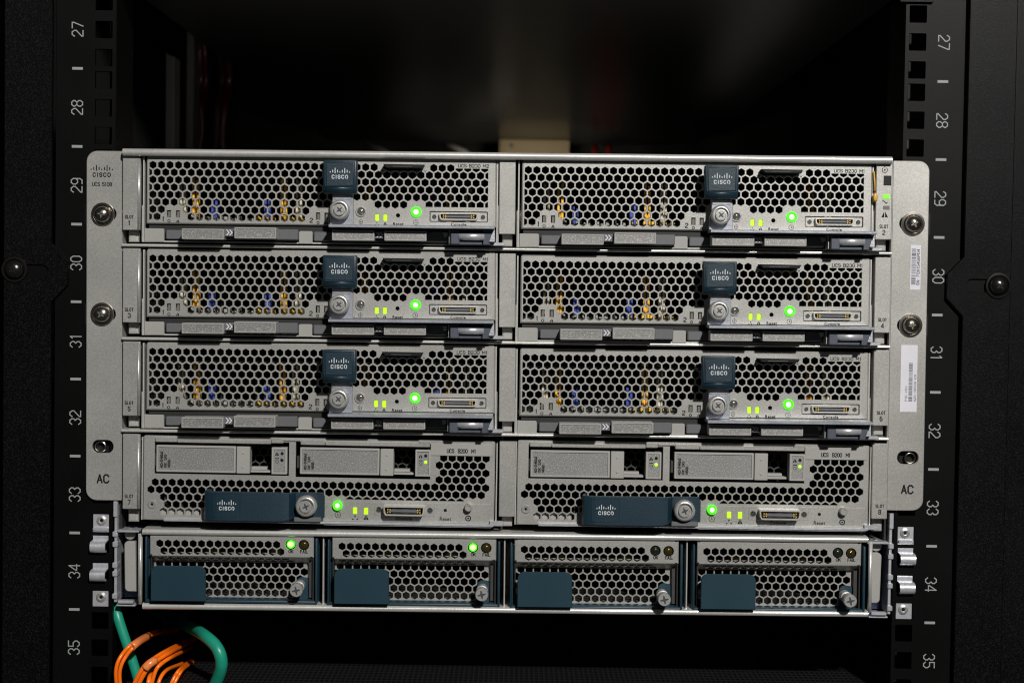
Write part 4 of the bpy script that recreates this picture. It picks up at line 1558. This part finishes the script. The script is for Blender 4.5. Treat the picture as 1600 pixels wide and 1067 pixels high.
for sg in (-1, 1):
    x0, x1 = sorted((sg * 225.3, sg * 259.9))
    hs = []
    for n in range(-6, 7):
        for dz in (6.35, 22.225, 38.1):
            zc = n * U + dz
            if zc > 240 or zc < -230: continue
            hs.append(rrect(sg * 232.55 - 4.85, sg * 232.55 + 4.85, zc - 4.85, zc + 4.85, .5, 2))
    rail = MB().plate(rect(x0, x1, -235, 250), hs, 0, 2.2, .12, .3).build('mounting_rail', RAILB, rk, RO)
    m = MB()
    a = sg * 225.3
    m.box(min(a, a + sg * 2), max(a, a + sg * 2), 2.25, 42, -235, 250)
    a = sg * 258
    m.box(min(a, a + sg * 2), max(a, a + sg * 2), 2.25, 42, -235, 250)
    m.build('rail_return', RAILB, rail, RO)
    a = sg * 241
    MB().tube([(a * .967, 22, -235), (a * .967, 22, 250)], 1.4, 10).build('sheen_rod', INSIDE if sg < 0 else DARK, rail, RO)  # thin rod, paler at left, put in for the sheen inside the holes
    for num in range(27, 36):
        zc = (31 - num) * U + U / 2         # middle of that unit
        m = MB()
        digits(m, str(num), sg * 247.6, zc, 0, 3.2, 6.2, 90 if sg < 0 else -90)
        m.build('unit_number', PRINTG, rail, RO)
        m = MB()
        zt_ = (31 - num) * U
        flat(m, rect(sg * 247.5 - 3.05, sg * 247.5 + 3.05, zt_ - .75, zt_ + .75), -.03)
        m.build('unit_mark', PRINTG, rail, RO)
    # side panel with its tongue, slot and screw
    e, zc = 261.1, 61.5
    prof = [(e, -240), (e, zc - 17.5), (e - 9.5, zc - 7.5), (e - 9.5, zc + 6.5), (e, zc + 16.5), (e, 250), (288.5, 250), (288.5, -240)]
    prof = [(sg * a, b) for a, b in prof]
    slot = rrect(*sorted((sg * 263, sg * 279)), zc - 3.6, zc + 3.8, 3.5, 5)
    pn = MB().plate(prof, [slot], -3.2, -.2, .25, .5).build('side_panel', PANB, rk, RO)
    m = MB()
    flat(m, rrect(*sorted((sg * 262, sg * 280)), zc - 4.6, zc + 4.8, 3.5, 5), -1.9)
    m.build('slot_floor', RAILB, pn, RO)
    m = MB()
    a, b = sorted((sg * 288.6, sg * 289.8))
    m.box(a, b, 8, 60, -240, 250, .3)
    a, b = sorted((sg * 290, sg * 340))
    m.box(a, b, 22, 24, -240, 250)
    m.build('panel_return', PANB, pn, RO)
    s = pan_screw(rk, sg * 282 if sg < 0 else 281.2, zc + (.9 if sg < 0 else .3), -3.4, 5.7, 40, 'panel_screw', mat('black_nickel_screw', (.10, .097, .09), .2, .95) if 'black_nickel_screw' not in bpy.data.materials else bpy.data.materials['black_nickel_screw'], 4.4)
    for k in [s] + list(s.children):
        for v in k.data.vertices: v.co -= Vector(RO) * S

# enclosing walls of the rack
st = MB()
st.box(-345, -343, -10, 1100, -420, 420)
st.box(343, 345, -10, 1100, -420, 420)
st.box(-345, 345, 1100, 1102, -420, 420)
st.box(-345, 345, -10, 1100, 420, 422)
st.box(-345, 345, -10, 1100, -422, -420)
tag(st.build('rack_interior_wall', DARK), kind='structure')

# ------------------------------------------------------------------ equipment above and below, things at the back
fr = Frame(0, 226, 0)
t = empty('equipment_case', fr)
tag(t, 'dark equipment case above the gap, only its glossy black underside in view', 'equipment case')
o = (0, 0, 226)
MB().box(-221, 221, 4, 1040, 226, 300, .5).build('case_body', GLOSS, t, o)
m = MB()
for sg in (-1, 1):
    a, b = sorted((sg * 221.5, sg * 240.5))
    m.box(a, b, -2.2, -.3, 222.2, 300, .3)
m.box(-221, 221, -3, 3.9, 226.5, 300, .4)
m.build('case_face', RAILB, t, o)
fr = Frame(0, -250, 0)
t = empty('equipment_case', fr)
tag(t, 'black equipment case below the chassis with a finely perforated top sheet', 'equipment case')
MB().box(-220, 220, 8, 700, -250, -178.2, .5).build('case_body', RAILB, t, (0, 0, -250))
MB().box(-219, 219, 8.5, 699, -178.1, -177.5).build('perforated_top', VENT, t, (0, 0, -250))

def w3(px, py, Y):
    x, z = FW.c(px, py, Y)
    return (x, Y, z)
def single(name, m, mt, base, label, cat, group=None):
    o = m.build(name, mt, None, base)
    o.location = Vector(base) * S
    return tag(o, label, cat, group)
def cable(name, pts, rad, mt, label, cat='cable', group=None, n=9):
    P = spline([w3(*p) for p in pts], 9)
    base = P[-1]
    o = single(name, MB().tube(P, rad * (.82 if mt is ORANGE else .9), 14), mt, base, label, cat, group)
    return o, P
cable('network_cable', [(177, 925, 16), (182, 955, 6), (191, 985, 4), (203, 1020, 4), (216, 1062, 4), (232, 1120, 4)], 3.3, TEAL, 'teal network cable hanging straight down from the left bracket corner', group='teal network cables')
o_, P_ = cable('network_cable', [(235, 950, 200), (266, 964, 120), (292, 977, 60), (316, 990, 8), (338, 1010, -5), (346, 1034, -6), (340, 1060, 0), (322, 1096, 10)], 4.0, TEAL, 'thick teal network cable looping out below the left power supply', group='teal network cables')
m = MB()
q = P_[26:32]
m.tube(q, 4.06, 14, False)
FIB = [
    ([(300, 975, 190), (262, 984, 110), (240, 987, 40), (212, 1001, -6), (190, 1023, -14), (181, 1048, -16), (184, 1085, -12)], 1.35, 'orange fibre cable making the outermost left arc'),
    ([(300, 978, 190), (264, 987, 110), (242, 990, 40), (216, 1004, -5), (196, 1026, -12), (187, 1050, -13), (190, 1085, -10)], 1.35, 'orange fibre cable just inside the outermost left arc'),
    ([(310, 995, 150), (288, 1003, 85), (266, 1013, 14), (242, 1027, -8), (224, 1042, -13), (206, 1075, -12)], 1.5, 'orange fibre cable of the middle arc, upper strand with the clear sleeve'),
    ([(312, 997, 150), (292, 1006, 85), (271, 1016, 14), (246, 1031, -7), (229, 1046, -12), (212, 1078, -11)], 1.5, 'orange fibre cable of the middle arc, lower strand behind the clear sleeve'),
    ([(310, 1008, 140), (292, 1015, 80), (272, 1024, 12), (254, 1035, -4), (243, 1048, -8), (234, 1080, -8)], 1.4, 'short orange fibre cable right below the middle arc'),
    ([(300, 1030, 80), (280, 1038, 40), (261, 1046, 8), (250, 1060, -2), (243, 1085, -4)], 1.4, 'orange fibre cable third from the right at the bottom edge'),
    ([(315, 1020, 130), (300, 1030, 75), (283, 1043, 6), (272, 1058, -4), (260, 1085, -6)], 1.3, 'orange fibre cable second from the right, pointing at the perforated top'),
    ([(319, 1022, 130), (304, 1032, 75), (286, 1045, 7), (276, 1060, -3), (264, 1085, -5)], 1.3, 'rightmost orange fibre cable at the bottom edge'),
    ([(252, 1035, 30), (240, 1048, 6), (233, 1060, -8), (230, 1085, -9)], 1.6, 'orange fibre cable standing upright at the bottom between the arcs'),
]
for pts, rad, lab in FIB:
    o_, P_ = cable('fibre_cable', pts, rad, ORANGE, lab, group='orange fibre cables')
    if 'middle arc, upper' in lab or 'outermost left arc' in lab and 'inside' not in lab:
        k = 22 if 'outermost' in lab else 28
        m = MB()
        m.tube([p + Vector((.9, 0, -.9)) for p in P_[k:k + 9]], 2.35, 14)
        s = m.build('marker_sleeve', CLEAR, o_)
        for v in s.data.vertices: v.co -= P_[-1] * S
# slim red cables and trunking in the gap left of the case above
for i, (u, Y, rad, lab) in enumerate(((310, 340, 3.2, 'red cable hanging beside the inner grey trunking'), (319, 400, 2.8, 'red cable second from the trunking, dim in the gap'),
                                      (344, 420, 3.2, 'red cable third from the trunking, bulging at its foot'), (355, 380, 3.4, 'red cable farthest from the trunking, catching the light'))):
    cable('red_cable', [(u - 4, 20, Y), (u + 1, 80, Y), (u + 3, 130, Y + 12), (u - 3, 170, Y), (u - 1 - i * 2, 205, Y), (u - 6, 240, Y), (u - 4, 330, Y)], rad, RED, lab, group='red cables in the gap above the chassis')
for u0, u1, Y, lab in ((258, 272, 190, 'outer grey vertical trunking in the gap at top left'), (290.5, 303, 300, 'inner grey vertical trunking in the gap beside the red cables')):
    x0, x1 = FW.c(u0, 150, Y)[0], FW.c(u1, 150, Y)[0]
    zt_ = FW.c(u0, 82 if u0 < 280 else 30, Y)[1]
    single('cable_trunking', MB().prism([(x0, -300), (x1, -300), (x1, zt_ - 3), (x0, zt_)], Y, Y + 20, .8), TRUNK, ((x0 + x1) / 2, Y, -300), lab, 'trunking', 'grey trunking')
for a, lab in ((931, 'short red cable end right of the beige box, nearer it'), (953, 'short red cable end right of the beige box, farther from it')):
    P = [Vector(w3(a, 227.5, 910)), Vector(w3(a - 3, 240, 906)), Vector(w3(a + 6, 280, 900)), Vector(w3(a + 8, 390, 890))]
    single('red_cable', MB().tube(P, 3.0, 12), REDL, P[-1], lab, 'cable', 'red cable ends at the back')
q = FW.r(780, 224.5, 890, 240, 980)
o = single('junction_box', MB().box(q[0], q[1], 980, 1030, 188, 225.6, 1.5, 2), BEIGE, ((q[0] + q[1]) / 2, 1005, 188), 'beige box fixed at the back, just above the chassis top edge', 'box')
m = MB()
x, z = FW.c(799, 227.5, 979)
m.lathe([(2.4, 979.9), (2.4, 978.5), (0, 978.4)], x, z, 14)
s = m.build('box_screw', DARKG, o, ((q[0] + q[1]) / 2, 1005, 188))
for a, lab in ((569, 'pale cable end poking up behind the chassis top, nearer the left'), (694, 'pale cable end poking up behind the chassis top, nearer the beige box')):
    P = [Vector(w3(a, 223.5, 880)), Vector(w3(a + 30, 237, 875)), Vector(w3(a + 80, 270, 865)), Vector(w3(a + 110, 380, 850))]
    single('cable_end', MB().tube(P, 3.2, 12), LABEL, P[-1], lab, 'cable end', 'pale cable ends behind the chassis')
# little amber wire caught between the slot 2 blade and its post
P = [w3(1365.5, 268, -5.2), w3(1366.8, 285, -5.6), w3(1367, 299, -6)]
o = single('amber_wire', MB().tube(P, .45, 8), YTAG, P[0], 'thin amber wire with a drop-shaped end hanging beside the slot 2 blade', 'wire')
m = MB()
x, z = FW.c(1367, 309, -6)
m.lathe([(0, -8.2), (1.0, -7.8), (1.5, -6.6), (1.2, -5.2), (0, -4.8)], x, z, 12)
for v in m.bm.verts: v.co.z = z + (v.co.z - z) * 1.9
s = m.build('wire_end', YTAG, o, P[0])
